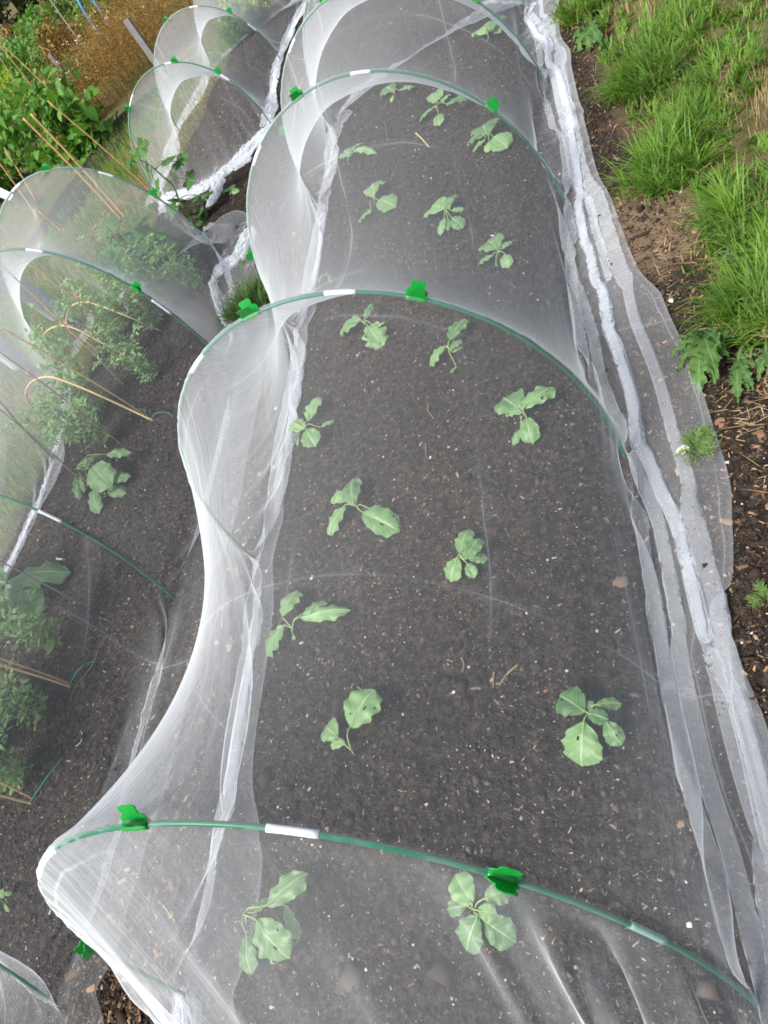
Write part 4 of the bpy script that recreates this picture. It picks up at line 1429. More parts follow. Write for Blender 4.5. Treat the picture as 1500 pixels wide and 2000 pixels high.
def right_keep(th):
    def f(x, y):
        e = x - lawn_edge(y) - .05
        d = fbm(x * 2.1, y * 1.7, 61, 3)
        return (rng.random(len(x)) < sstep(-.04, .12, e + .12 * d) * (.12 + .88 * sstep(-.20 + th, .14 + th, d)))
    return f


def turf_tufts(name, nt, xr, yr, keep, L, label, seed, mat='grass_blade'):
    r = np.random.default_rng(seed)
    x = r.uniform(*xr, nt); y = r.uniform(*yr, nt)
    k = keep(x, y); x, y = x[k], y[k]
    z = (.035 * fbm(x * .9, y * .9, 3) + .012 * fbm(x * 5, y * 5, 8)) * np.exp(-((x + 1) ** 2 + (y - 4) ** 2) / 90) - .006
    D = np.vstack([subtufts(a, b, c, 1, .01, L * (1 + .9 * max(0, fbm(a * 1.3, b * 1.3, 91))), seed + i, None, (8, 26)) for i, (a, b, c) in enumerate(zip(x, y, z))])
    sh = np.clip(D[:, 7] + .5 * fbm(D[:, 0] * 1.6, D[:, 1] * 1.6, 92), 0, 1)
    return tag(blades(D[:, :3], D[:, 3], D[:, 4], D[:, 5], D[:, 6], name, mat, rnd=sh, lean0=D[:, 8]), label, 'grass', kind='stuff')


turf_tufts('lawn_grass', 7000, (-.1, 2.2), (1.0, 7.2), right_keep(0), .062, 'rough green lawn grass on the right of the bed', 5000)
lawn('lawn_thatch', 30000, (-.1, 2.0), (.9, 7.2), lambda x, y: rng.random(len(x)) < sstep(-.06, .15, x - lawn_edge(y) + .1 * fbm(x * 6, y * 6, 62)) * (.25 + .75 * sstep(.05, -.3, fbm(x * 2.1, y * 1.7, 61, 3))),
     .055, 'straw', (.0015, .003), (0, .7), 'dry straw and thatch among the lawn grass', dict(lean0=None))
bpy.data.objects['lawn_thatch'].data.update()

TUS = [((1300, 345), .12, 1500, .24, 'largest bright grass tussock, leaning over the soil beside the net', 2.7),
       ((1255, 160), .15, 1100, .22, 'dark green grass tussock hanging over the bare soil strip high on the right', 2.9),
       ((1130, 30), .12, 900, .2, 'grass tussock touching the far net hem in the top right', None),
       ((1440, 440), .10, 850, .2, 'grass tussock right of the pale bare patch', 3.0),
       ((1470, 625), .10, 900, .24, 'grass tussock whose long blades reach over the net hem', 2.9),
       ((1350, 260), .14, 1100, .18, 'tussock behind the largest bright one', None),
       ((1420, 160), .16, 900, .16, 'shorter tussock among worn turf at the upper right', None),
       ((1490, 520), .08, 600, .18, 'tussock at the right edge above the thistle', 2.6),
       ((1330, 60), .18, 900, .17, 'wide tussock near the top right corner', None),
       ((1230, 385), .035, 130, .07, 'little bright grass sprout at the edge of the bare patch', None)]
for px, rad, n, L, lab, tw in TUS:
    p = at(*px)
    tussock(p[0], p[1], rad, n, L, lab, 'grass tussocks along the lawn edge', toward=tw, z=-.005)
p = at(492, 600)
tussock(p[0], p[1], .13, 1500, .17, 'dark green grass tuft in the path between the two tunnels', None, 'dark_grass', None, 0.0, 4, 'grass_tuft')
# seed stalks of that tuft
g = bpy.data.objects['grass_tuft']
st = []
for x, y, z in ((410, 535, .22), (398, 528, .24), (465, 470, .3), (455, 490, .26), (480, 465, .3), (430, 540, .2), (470, 500, .25)):
    t = above(p + [rng.normal() * .03, rng.normal() * .03, 0], x, y)
    st.append(tube(smooth_path([p + rng.normal(size=3) * [.04, .04, 0], (p + t) / 2 + [0, 0, .03], t], 10), np.linspace(.0012, .0009, 10), 4))
part('seed_stalks', *join(st), MAT['stem_green'], g)

# grass beyond the left bed
def left_keep(x, y):
    d = fbm(x * 1.6, y * 1.6, 71, 3)
    w = sstep(-3.35, -3.5, x + .1 * fbm(y * 2, y * 0, 72)) * (.2 + .8 * sstep(-.25, .1, d))
    return rng.random(len(x)) < w


lawn('path_grass', 40000, (-5.4, -3.3), (1.0, 9.6), left_keep, .08, 'grass_blade', label='rough grass path along the far side of the left tunnels', wid=(.003, .006))
lawn('path_thatch', 12000, (-5.4, -3.3), (1.0, 9.6), lambda x, y: x < -3.42 + .1 * fbm(y * 2, y * 0, 72), .06, 'straw', (.002, .004), (0, .8), 'dry straw in the grass path on the left')
x = rng.uniform(-.04, .55, 2600); y = rng.uniform(.9, 3.2, 2600)
k = rng.random(2600) < np.exp(-((y - 1.42) / .22) ** 2) * .8 + np.exp(-((y - 2.25) / .3) ** 2) * .5 + .05
k &= x > lawn_edge(y) - .10
x, y = x[k], y[k]; n = len(x)
tag(blades(np.stack([x, y, zsoil(x, y) + .004], 1), rng.uniform(0, 6.28, n), rng.uniform(.02, .08, n), rng.uniform(.0015, .003, n), rng.uniform(-.1, .2, n), 'dry_straw', 'straw', lean0=rng.uniform(1.38, 1.56, n)),
    'dry straw lying on the bare soil beside the lawn', 'straw', kind='stuff')

# ------------------------------------------------------------------ bean row
canes = [((146, 226), (0, 84), 'long bamboo cane of the bean row reaching the left picture edge at the top', .007, 2.0),
         ((110, 237), (6, 98), 'bamboo cane of the bean row just below the longest one', .006, 1.75),
         ((205, 395), (45, 230), 'bamboo cane of the bean row, left of the two running behind the pea net', .008, None),
         ((215, 392), (60, 222), 'bamboo cane of the bean row wrapped in a withered leaf', .008, None),
         ((48, 358), (8, 288), 'short brown bamboo cane of the bean row above the pea tunnel hoop', .007, None),
         ((58, 208), (0, 113), 'bamboo cane of the bean row crossing the yellow green shrub', .006, None),
         ((46, 388), (-30, 280), 'bamboo cane at the left edge behind the pea tunnel hoop', .006, None)]
for (bx, tx, lab, r, ln) in canes:
    # the feet are hidden in the foliage, further down along the same line
    v = np.array(bx, float) - np.array(tx, float)
    ft = np.array(bx) + v / np.linalg.norm(v) * 45
    cane('bamboo_cane', tuple(ft), tx, lab, 'cane_tan', r * 1.55, 'canes of the bean row', over=.25 if ln else 0.0)


def bean_plant(seed, ht, n=170):
    r = np.random.default_rng(seed)
    root = thing('bean_plant', 'x', 'bean plant', (0, 0, 0), 'bean plants in the row at the upper left')
    st = []
    pos = []
    for s in range(5):
        a = r.random() * 6.28
        P = smooth_path([(0, 0, -.02), (.1 * math.cos(a), .1 * math.sin(a), ht * .3), (.16 * math.cos(a + .6), .16 * math.sin(a + .6), ht * .65), (.12 * math.cos(a + 1.5), .12 * math.sin(a + 1.5), ht * r.uniform(.8, 1.05))], 16)
        st.append(tube(P, .004, 5))
        for q in range(n // 5):
            c = P[int(r.integers(1, 16))] + r.normal(size=3) * [.13, .13, .06]
            c[2] = max(c[2], .03)
            pos.append(c)
    pos = np.array(pos)
    part('stems', *join(st), MAT['stem_green'], root)
    m = len(pos)
    L = r.uniform(.08, .17, m)
    leaf_cloud(pos, r.uniform(0, 6.28, m), r.normal(-.45, .4, m), r.normal(0, .4, m), L, L * .9, HEART, 'leaves', 'bean_leaf', root, r.random(m))
    k = r.integers(0, m, 9)
    fp = np.repeat(pos[k], 4, 0) + r.normal(size=(36, 3)) * .016
    leaf_cloud(fp, r.uniform(0, 6.28, 36), r.normal(.3, .4, 36), np.zeros(36), np.full(36, .028), np.full(36, .03), OVAL, 'flowers', 'petal_red', root)
    return root


bp = [bean_plant(31, .95), bean_plant(32, .75), bean_plant(33, 1.15)]
BEANS = [((200, 285), 1, 1.0, 'bean plant with red flowers at the right end of the row'), ((172, 300), 1, .95, 'low bean plant beside the bare soil, second from the right end'),
         ((150, 318), 0, .9, 'bean plant behind the two canes nearest the pea net'), ((112, 318), 0, .95, 'dark bean plant above the pea tunnel clip'),
         ((165, 262), 0, .8, 'bean plant at the foot of the dry brown weeds'), ((75, 330), 2, .85, 'bean plant above the left shoulder of the pea tunnel'),
         ((40, 355), 0, .9, 'bean plant by the short brown cane'), ((130, 262), 2, .75, 'bean plant between the longest canes'),
         ((70, 270), 2, .8, 'bean plant left of the two long canes'), ((25, 300), 2, .9, 'bean plant with red flowers at the left picture edge'),
         ((95, 225), 1, 1.0, 'bean plant below the grey stake'), ((10, 385), 1, .9, 'bean plant in the corner behind the pea tunnel hoop')]
used = set()
for i, (px, v, sc, lab) in enumerate(BEANS):
    b = at(*px) if px[0] > 60 or px[1] > 200 else at(*px)
    b[2] = 0
    if v not in used:
        used.add(v); o = bp[v]; o.location = tuple(b); o.scale = (sc,) * 3; o['label'] = lab
    else:
        dup(bp[v], b, i * 1.1, sc, lab)
# bare soil strip at the foot of the beans
X, Y, F = grid(-6.4, -4.6, 5.6, 9.4, .03)
q = at(195, 312); dirx = at(240, 215) - at(150, 345); dirx /= np.linalg.norm(dirx)
rel = np.stack([X - q[0], Y - q[1]], -1)
al = rel @ dirx[:2]; ac = rel @ np.array([dirx[1], -dirx[0]])
e = np.minimum(.42 - np.abs(ac) + .16 * fbm(X * 3, Y * 3, 81), 1.5 - np.abs(al))
Z = .02 * fbm(X * 14, Y * 14, 82) - .10 * (1 - sstep(-.1, .08, e)) + .035
part('bean_bed_ground', np.stack([X.ravel(), Y.ravel(), Z.ravel()], 1), F, MAT['soil'], None, True, {'dry': np.zeros(X.size)})
tag(bpy.data.objects['bean_bed_ground'], kind='structure')


# ------------------------------------------------------------------ dry weeds and the allotments beyond
def weed_mass(name, label, cx, cy, rx, ry, ht, n, mat, L, W, seed, ang=0.0, pr=(.3, 1.0), stalks=0, smat='cane_brown', flowers=0, fmat='cream_flower', kind=None, cat='plant', group=None, hump=True):
    r = np.random.default_rng(seed)
    root = thing(name, label, cat, (cx, cy, 0), group)
    a = r.uniform(0, 6.28, n); q = np.sqrt(r.random(n))
    x = q * np.cos(a) * rx; y = q * np.sin(a) * ry
    c, s = math.cos(ang), math.sin(ang)
    px, py = cx + x * c - y * s, cy + x * s + y * c
    top = ht * (1 - .55 * q ** 2 if hump else 1) * (.75 + .6 * (fbm(px * 2.2 / max(rx, .3), py * 2.2 / max(rx, .3), seed) + .3))
    z = np.clip(top, .05, None) * r.random(n) ** .6
    pos = np.stack([px, py, z], 1)
    leaf_cloud(pos, r.uniform(0, 6.28, n), r.normal(.1, .6, n), r.normal(0, .6, n), L * np.exp(r.normal(0, .35, n)), W * np.exp(r.normal(0, .3, n)), OVAL, 'foliage', mat, root, np.clip(r.normal(.45, .3, n) + .5 * fbm(px * 3, py * 3, seed + 2), 0, 1))
    if stalks:
        k = r.integers(0, n, stalks)
        b0 = np.stack([px[k], py[k], np.zeros(stalks)], 1)
        hd = r.uniform(0, 6.28, stalks)
        blades(b0, hd, top[k] * r.uniform(.8, 1.2, stalks), np.full(stalks, .008), r.uniform(0, .35, stalks), 'stalks', 'straw' if smat == 'straw' else 'rust_leaf', root, lean0=r.uniform(0, .25, stalks))
    if flowers:
        k = r.integers(0, n, flowers)
        fp = pos[k].copy(); fp[:, 2] = top[k] + .02
        fp = np.repeat(fp, 3, 0) + r.normal(size=(flowers * 3, 3)) * .015
        m = len(fp)
        leaf_cloud(fp, r.uniform(0, 6.28, m), r.normal(.2, .3, m), np.zeros(m), np.full(m, .04), np.full(m, .05), OVAL, 'flowers', fmat, root)
    return root


leaf_mat('dry_seed', (.10, .045, .016), (.36, .22, .055), None, .8, .2)
for i, (px, rx, ry, ht, n, lab) in enumerate([
        ((235, 185), .95, .8, .85, 5200, 'rust brown clump of dry seeding weeds beside the beans'),
        ((290, 130), 1.1, 1.0, .9, 5200, 'yellow brown dry weeds behind the grey leaning post'),
        ((215, 130), 1.2, 1.0, .95, 5200, 'dry brown weeds at the middle of the weedy plot'),
        ((335, 60), 1.4, 1.3, 1.0, 5200, 'dry weeds left of the back tunnel hoops at the top edge'),
        ((270, 60), 1.4, 1.2, 1.0, 5000, 'dry reddish weeds below the blue pipes'),
        ((390, 15), 1.5, 1.3, .9, 4000, 'dry weeds at the top edge behind the second back hoop')]):
    p = at(*px)
    weed_mass('dry_weeds', lab, p[0], p[1], rx, ry, ht, int(n * 1.7), 'dry_seed', .022, .018, 300 + i, stalks=90, flowers=14, cat='dry weeds', group='dry weeds in the neglected plot')


def px_mass(px, w, ht, n, mat, L, name, label, seed, z=0, **kw):
    p = at(*px)
    d = np.linalg.norm(p - EYE)
    weed_mass(name, label, p[0], p[1], w * d / FPX, w * d / FPX * 1.4, ht, n, mat, L, L * .8, seed, **kw)


FAR = [((170, 175), 40, .55, 900, 'mixed_leaf', .10, 'flower_clump', 'green clump with a white flower head beside the grey stake', dict(flowers=10, fmat='petal_white')),
       ((115, 120), 34, .9, 900, 'mixed_leaf', .12, 'flower_clump', 'clump with a purple flower head between the canes and the poles', dict(flowers=14, fmat='petal_purple')),
       ((35, 215), 38, .8, 1100, 'lime_leaf', .10, 'lime_shrub', 'yellow green shrub behind the bean canes on the left', {}),
       ((60, 150), 60, 1.0, 1500, 'bean_leaf', .15, 'green_shrub', 'mid green shrub above the longest bean cane', {}),
       ((150, 70), 36, 1.0, 900, 'mixed_leaf', .16, 'tall_weeds', 'pale weeds around the two leaning poles', dict(flowers=20)),
       ((10, 150), 50, .9, 900, 'broad_leaf', .2, 'cabbage_clump', 'blue green leafy clump at the left edge above the canes', {}),
       ((95, 75), 40, .9, 1000, 'bean_leaf', .2, 'green_shrub', 'leafy green shrub below the dark round bush', {}),
       ((45, 75), 26, .7, 900, 'bean_leaf', .2, 'green_shrub', 'small green shrub under the dark tree line at the left', {}),
       ((55, 45), 30, .7, 900, 'rust_leaf', .25, 'rusty_shrub', 'rust coloured shrub in front of the dark tree line', {}),
       ((120, 40), 34, .8, 1000, 'rust_leaf', .25, 'rusty_shrub', 'brown shrub between the green bush and the black poles', {}),
       ((85, 20), 22, 1.6, 1000, 'hedge_leaf', .3, 'round_bush', 'dark green round bush at the top of the picture', {}),
       ((170, 20), 30, .8, 900, 'bean_leaf', .25, 'green_shrub', 'bright green shrub between the blue pipes', {}),
       ((205, 30), 30, .7, 900, 'mixed_leaf', .25, 'tall_weeds', 'pale weeds behind the right blue pipe', {}),
       ((25, 110), 34, 1.0, 900, 'rust_leaf', .2, 'rusty_shrub', 'dry brown patch left of the small green shrub', {}),
       ((140, 105), 30, .8, 700, 'rust_leaf', .14, 'rusty_shrub', 'tan dry grasses at the foot of the leaning poles', {}),
       ((240, 10), 40, 1.4, 900, 'mixed_leaf', .2, 'tall_weeds', 'weeds at the top edge right of the blue pipes', {})]
for i, (px, w, ht, n, mat, L, nm, lab, kw) in enumerate(FAR):
    px_mass(px, w, ht, n, mat, L, nm, lab, 400 + i, cat=nm.replace('_', ' '), **kw)

# green crop inside the far end of the back tunnel and weeds by its hem
px_mass((500, 15), 45, .55, 700, 'lime_leaf', .09, 'leafy_crop', 'pale green leafy crop inside the far end of the back tunnel', 460, cat='leafy crop')
px_mass((480, 70), 30, .35, 700, 'bean_leaf', .06, 'leafy_crop', 'darker green weeds behind the second back hoop', 461, cat='leafy crop')


def tree(px, ht, rad, label, seed):
    r = np.random.default_rng(seed)
    b = at(*px); b[2] = 0
    root = thing('dark_tree', label, 'tree', b, 'dark trees beyond the allotments')
    tr = [tube(smooth_path([b - [0, 0, .3], b + [.1, 0, ht * .3], b + [-.15, .1, ht * .75]], 10), np.linspace(.28, .08, 10), 8)]
    cs = []
    for k in range(9):
        a = r.random() * 6.28
        c = b + [rad * .6 * math.cos(a), rad * .6 * math.sin(a), ht * r.uniform(.35, .95)]
        cs.append(c)
        tr.append(tube(smooth_path([b + [0, 0, ht * r.uniform(.15, .45)], (b + c) / 2 + [0, 0, ht * .2], c], 7), np.linspace(.09, .02, 7), 6))
    part('trunk', *join(tr), MAT['cane_brown'], root)
    n = 5200
    ci = np.array(cs + [b + [0, 0, ht * .4], b + [0, 0, ht * .8]])[r.integers(0, 11, n)]
    v = r.normal(size=(n, 3)); v /= np.linalg.norm(v, axis=1)[:, None]
    pos = ci + v * rad * .5 * r.random((n, 1)) ** .4 * [1, 1, .8]
    pos[:, 2] = np.maximum(pos[:, 2], .1)
    leaf_cloud(pos, r.uniform(0, 6.28, n), r.normal(0, .6, n), r.normal(0, .6, n), r.uniform(.22, .45, n), r.uniform(.2, .35, n), OVAL, 'crown', 'hedge_leaf', root, np.clip(r.normal(.4, .3, n), 0, 1))


for i, (px, ht, rad, lab) in enumerate([((60, 42), 7, 3.2, 'dark tree nearest the round bush on the horizon'), ((25, 60), 7, 3.4, 'dark tree in the upper left corner'), ((-30, 85), 8, 3.6, 'dark tree just outside the upper left corner'), ((5, 95), 4, 2.2, 'low dark tree at the left edge below the corner trees'),
                                        ((110, 8), 6, 3.0, 'dark tree behind the leaning poles at the top edge'), ((170, -40), 8, 3.6, 'tall dark tree beyond the blue pipes')]):
    tree(px, ht, rad, lab, 500 + i)

# stakes, poles, pipes


def plank(name, label, foot, top, w, t, mat, cat='post'):
    f = at(*foot); f[2] = 0
    tp = above(f, *top)
    u = (tp - f) / np.linalg.norm(tp - f)
    a = np.cross(u, [0, 1, 0]); a /= np.linalg.norm(a); bb = np.cross(u, a)
    V, F = [], []
    for k, s in enumerate(np.linspace(-.1, 1, 9)):
        c = f + (tp - f) * s
        for sx, sy in ((-1, -1), (1, -1), (1, 1), (-1, 1)):
            V.append(c + a * sx * w / 2 * (1 + .04 * math.sin(k * 2.1)) + bb * sy * t / 2)
    for k in range(8):
        for i in range(4):
            F.append((k * 4 + i, k * 4 + (i + 1) % 4, k * 4 + 4 + (i + 1) % 4, k * 4 + 4 + i))
    F.append((35, 34, 33, 32)); F.append((0, 1, 2, 3))
    return tag(part(name, V, F, MAT[mat], None, False), label, cat)


plank('wooden_post', 'grey weathered post leaning before the dry brown weeds', (338, 168), (246, 38), .075, .05, 'grey_wood')
plank('wooden_stake', 'grey stake with a broken top among the green shrubs', (158, 182), (96, 106), .07, .05, 'grey_wood')
plank('wooden_post', 'short pale post near the dark trees', (100, 50), (52, 8), .10, .06, 'grey_wood')
for i, (pts, r, mat, lab) in enumerate([([(150, 126), (143, 96), (137, 75), (128, 50), (112, 22), (96, 0), (80, -22)], .012, 'black_pole', 'thin black pole, left one of the crossing pair'),
                                        ([(176, 108), (160, 84), (145, 66), (130, 45), (116, 25), (100, 2), (82, -20)], .014, 'metal_pole', 'pale metal pole, right one of the crossing pair')]):
    b = at(*pts[0]); b[2] = 0
    P = smooth_path([b - [0, 0, .2]] + [above(b, *q) for q in pts], 24)
    tag(part('garden_pole', *tube(P, r, 8), MAT[mat]), lab, 'pole')
for i, (pts, lab) in enumerate([([(204, 78), (184, 51), (176, 40), (168, 28), (160, 14), (153, 0), (148, -14)], 'bright blue water pipe, left of the two hooped pieces'),
                                ([(216, 54), (199, 26), (193, 16), (186, 6), (180, -4), (174, -14)], 'bright blue water pipe, right of the two hooped pieces')]):
    b = at(*pts[0]); b[2] = 0
    P = smooth_path([above(b, *q) for q in pts], 20)
    tag(part('blue_water_pipe', *tube(P, .032, 10), MAT['blue_pipe']), lab, 'pipe')
p = at(20, 378)
wb = thing('white_board', 'white speckled board lying behind the pea tunnel at the left edge', 'board', (p[0], p[1], 0))
c = [at(-30, 352, .30), at(22, 377, .30), at(15, 388, .27), at(-32, 372, .27)]
c2 = [q + [0, 0, -.03] for q in c]
part('panel', c + c2, [(0, 1, 2, 3), (7, 6, 5, 4), (0, 4, 5, 1), (1, 5, 6, 2), (2, 6, 7, 3), (3, 7, 4, 0)], MAT['label_white'], wb, False)
part('support', *tube(np.array([[(c[0] + c[2])[0] / 2, (c[0] + c[2])[1] / 2, z] for z in (0, .14, .255)]), .02, 8), MAT['grey_wood'], wb)
# ------------------------------------------------------------------ plants and bits in the bare strip on the right


def lobed(root, B, Tp, wr, seed, mat='thistle_leaf', n=40, deep=.72, rnd=None):
    """spiny pinnate leaf: a strip whose margin runs out into pointed lobes"""
    r = np.random.default_rng(seed)
    B = np.asarray(B, float); Tp = np.asarray(Tp, float)
    ax = Tp - B; L = np.linalg.norm(ax); ax /= L
    sd_ = np.cross([0, 0, 1], ax); sd_ /= np.linalg.norm(sd_); up = np.cross(ax, sd_)
    V, uv = [], []
    nv = 7
    for i in range(n):
        u = i / (n - 1)
        env = math.sin(PI * min(1, u * .93 + .07) ** .75) ** .7
        saw = (u * 8) % 1
        lob = 1 - deep * (1 - saw) if saw > .25 else 1 - deep * (.4 + saw)
        lob *= 1 + .15 * math.sin(i * 2.7 + seed)
        for j in range(nv):
            v = j / (nv - 1) * 2 - 1
            w = L * wr * .5 * env * (lob if abs(v) > .5 else .75 + .1 * lob) * v
            z = L * (.10 * math.sin(u * 3) - .12 * u * u) + abs(v) * .05 * L * math.sin(u * 22 + j + seed) + .015 * r.normal() * L * abs(v)
            fw = .05 * L * abs(v) * lob
            V.append(B + ax * (u * L + fw) + sd_ * w + up * z); uv.append((u, v * .5 + .5))
    F = [(i * nv + j, (i + 1) * nv + j, (i + 1) * nv + j + 1, i * nv + j + 1) for i in range(n - 1) for j in range(nv - 1)]
    return part('leaf', V, F, MAT[mat], root, True, {'rnd': np.full(len(V), r.random() if rnd is None else rnd)}, np.array(uv))


def rosette(label, centre, tips, wr, seed, mat='thistle_leaf', cat='thistle', name='thistle_plant', zc=.03, zt=.02, group=None):
    c = at(*centre); c[2] = 0
    root = thing(name, label, cat, c, group)
    part('stem', *tube(np.array([c - [0, 0, .02], c + [0, 0, zc]]), .006, 7), MAT['stem_green'], root)
    for i, t in enumerate(tips):
        z = t[2] if len(t) > 2 else zt
        lobed(root, c + [0, 0, zc], at(t[0], t[1], z), wr, seed + i, mat)
    return root


rosette('large spiny thistle rosette at the lawn edge beside the net hem', (1378, 668), [(1310, 690, .05), (1318, 660, .06), (1322, 718, .03), (1350, 728, .02), (1362, 770, .01), (1395, 715, .12), (1400, 660, .12), (1385, 640, .08), (1340, 640, .08), (1420, 690, .06), (1430, 655, .06), (1392, 735, .06)], .34, 700)
rosette('flat thistle rosette with a leaf pointing down to the straw, right of the larger one', (1445, 718), [(1440, 780, .01), (1470, 755, .02), (1490, 720, .03), (1480, 690, .04), (1450, 672, .05), (1425, 745, .02), (1420, 700, .05), (1462, 760, .01)], .36, 730)
rosette('low thistle rosette at the right picture edge above the straw', (1500, 705), [(1470, 715, .03), (1480, 740, .02), (1510, 740, .02), (1475, 680, .05), (1495, 665, .05)], .34, 750)
rosette('jagged dandelion leaves by the net hem near the top right', (1150, 62), [(1118, 72, .05), (1128, 95, .03), (1150, 92, .03), (1172, 80, .04), (1140, 45, .06), (1165, 50, .06)], .35, 770, cat='weed', name='dandelion_plant')
rosette('blue green weed with narrow leaves right of the worn patch', (1430, 505), [(1395, 498, .04), (1405, 515, .03), (1440, 528, .03), (1460, 500, .05), (1425, 488, .05)], .22, 790, 'broad_leaf', 'weed', 'field_weed')


def feathery(label, foot, w, n, seed, flowers=(), name='feathery_weed', cat='weed'):
    r = np.random.default_rng(seed)
    c = at(*foot); c[2] = zsoil(c[0], c[1])
    root = thing(name, label, cat, c)
    st = []
    for k in range(n):
        a = r.random() * 6.28; l = w * r.uniform(.5, 1.1)
        e = c + [l * math.cos(a), l * math.sin(a), w * r.uniform(.3, 1.0)]
        P = smooth_path([c, (c + e) / 2 + [0, 0, .012], e], 9)
        st.append(tube(P, .0007, 3))
        for q in range(2, 9):
            for s in (-1, 1):
                a2 = a + s * r.uniform(.5, 1.1)
                l2 = .014 * r.uniform(.6, 1.3)
                st.append(tube(np.array([P[q], P[q] + [l2 * math.cos(a2), l2 * math.sin(a2), r.normal(.003, .004)]]), .0007, 3, False))
    part('fronds', *join(st), MAT['stem_green'], root)
    for x, y, z in flowers:
        p = at(x, y, z)
        fl = part('flower_centre', *tube(np.array([p - [0, 0, .002], p, p + [0, 0, .003]]), [.003, .0042, .002], 8), MAT['centre_yellow'], root)
        m = 13
        a = np.arange(m) / m * 2 * PI
        pp = p + np.stack([np.cos(a) * .004, np.sin(a) * .004, np.zeros(m)], 1)
        leaf_cloud(pp, a, np.full(m, -.1), np.zeros(m), np.full(m, .011), np.full(m, .009), OVAL, 'petals', 'petal_white', root)
        part('flower_stalk', *tube(smooth_path([c, (c + p) / 2 + [0, 0, .01], p - [0, 0, .002]], 8), .001, 5), MAT['stem_green'], root)
    return root


feathery('feathery weed with two small white daisy flowers through the net hem', (1365, 885), .055, 26, 801, [(1330, 880, .03), (1336, 876, .028)], 'mayweed_plant', 'mayweed')
feathery('small feathery green sprout on the bark just outside the net hem', (1375, 862), .035, 22, 802)
feathery('grassy feathery sprout low at the right picture edge', (1498, 1175), .03, 14, 803)


def pebble(name, label, px, size, mat, seed, cat='stone', flat=.45, yaw=0.0, asp=1.0, z=None):
    r = np.random.default_rng(seed)
    import bmesh
    bm = bmesh.new()
    bmesh.ops.create_icosphere(bm, subdivisions=3, radius=1)
    c = at(*px); c[2] = zsoil(c[0], c[1]) + size * flat * .12 if z is None else z
    cy_, sy = math.cos(yaw), math.sin(yaw)
    V = []
    for v in bm.verts:
        p = np.array(v.co)
        k = 1 + .6 * float(noise(p[0] * 1.6 + seed, p[1] * 1.6 + p[2], seed)) + .25 * float(noise(p[0] * 5, p[2] * 5 + p[1] * 3, seed + 1))
        p = np.sign(p) * np.abs(p) ** .8 * k * np.array([size * asp, size, size * flat]) * .5
        V.append([c[0] + p[0] * cy_ - p[1] * sy, c[1] + p[0] * sy + p[1] * cy_, c[2] + p[2]])
    F = [tuple(v.index for v in f.verts) for f in bm.faces]
    bm.free()
    return tag(part(name, V, F, MAT[mat], None, True), label, cat)


pebble('brick_fragment', 'flat orange brick fragment on the bark right of the net hem', (1405, 824), .027, 'brick_stone', 1, 'brick piece', .4, .9, 1.5)
pebble('brick_fragment', 'orange sliver of brick under the grass at the right edge', (1488, 852), .02, 'brick_stone', 2, 'brick piece', .4, 1.7, 2.0)
pebble('brick_fragment', 'small red brick crumb near the seedling with the large toothed leaf', (1066, 1350), .009, 'brick_stone', 3, 'brick piece', .6)
pebble('brick_fragment', 'brown brick chip by the right net wall above the nearest hoop', (1330, 1610), .013, 'stick_wood', 4, 'brick piece', .4, .3, 1.3)
pebble('pale_stone', 'pale grey stone near the right net wall by the nearest hoop', (1346, 1806), .011, 'label_white', 5)
pebble('pale_stone', 'white stone below the nearest hoop left of the middle', (714, 1893), .007, 'label_white', 6, flat=.7)
pebble('pale_stone', 'pale blue white shard below the seedling with the yellowed leaf', (564, 884), .010, 'label_white', 7, flat=.3)
pebble('pale_stone', 'pale crumpled bit left of the brown wood chunk', (1080, 1092), .014, 'label_white', 8, flat=.3, asp=1.4)
pebble('pale_stone', 'white chip left of the red brick crumb', (887, 1352), .007, 'label_white', 9, flat=.4, asp=1.4)
pebble('wood_chunk', 'brown wood chunk on the bed by the right net wall', (1213, 1140), .028, 'cane_brown', 10, 'wood piece', .35, .3, 1.5)


def twig(label, pts, r, mat='stick_wood', z=.006, name='twig'):
    P = smooth_path([at(x, y, z + zsoil(*at(x, y)[:2])) for x, y in pts], 14)
    return tag(part(name, *tube(P, np.linspace(r, r * .7, 14) * .7, 6), MAT[mat]), label, 'twig')


twig('pale broken stick on the soil below the third hoop', [(812, 260), (825, 272), (838, 287)], .006, 'cane_pale')
twig('thin dry stem left of the pale broken stick', [(752, 238), (754, 256), (757, 278)], .0025, 'stick_wood')
twig('curved twig right of the round leaved seedling, middle of the bed', [(836, 788), (836, 802), (848, 818)], .0035)
twig('short upright twig above the propeller seedling', [(831, 866), (832, 892)], .003)
twig('forked bark sliver in the centre of the near bed', [(902, 1285), (906, 1298), (903, 1312)], .0035)
twig('pale bark strip left of the red brick crumb', [(1012, 1298), (992, 1315), (975, 1338)], .005)
twig('bark strip crossing beside the pale strip', [(965, 1312), (963, 1340)], .004)
twig('white straw lying across the left fold of the near end', [(316, 1918), (295, 1800), (262, 1770)][1:] + [(335, 1812)][:0] if False else [(318, 1768 + 0), (342, 1800)], .0025, 'cane_pale')
twig('long thin twig in the bare part of the pea bed', [(193, 1262), (182, 1295), (160, 1325), (142, 1350), (138, 1370)], .0022)
twig('pale twisted root on the soil of the pea bed', [(160, 1430), (158, 1448), (148, 1458)], .0022, 'label_white')
tag(part('plant_label', [at(109, 1089, .012), at(131, 1092, .012), at(132, 1096, .012), at(110, 1093, .012), at(109, 1089, .008), at(131, 1092, .008), at(132, 1096, .008), at(110, 1093, .008)],
         [(0, 3, 2, 1), (4, 5, 6, 7), (0, 1, 5, 4), (1, 2, 6, 5), (2, 3, 7, 6), (3, 0, 4, 7)], MAT['label_white'], None, False), 'small pale plant label on the soil near the long pale leaf', 'plant label')
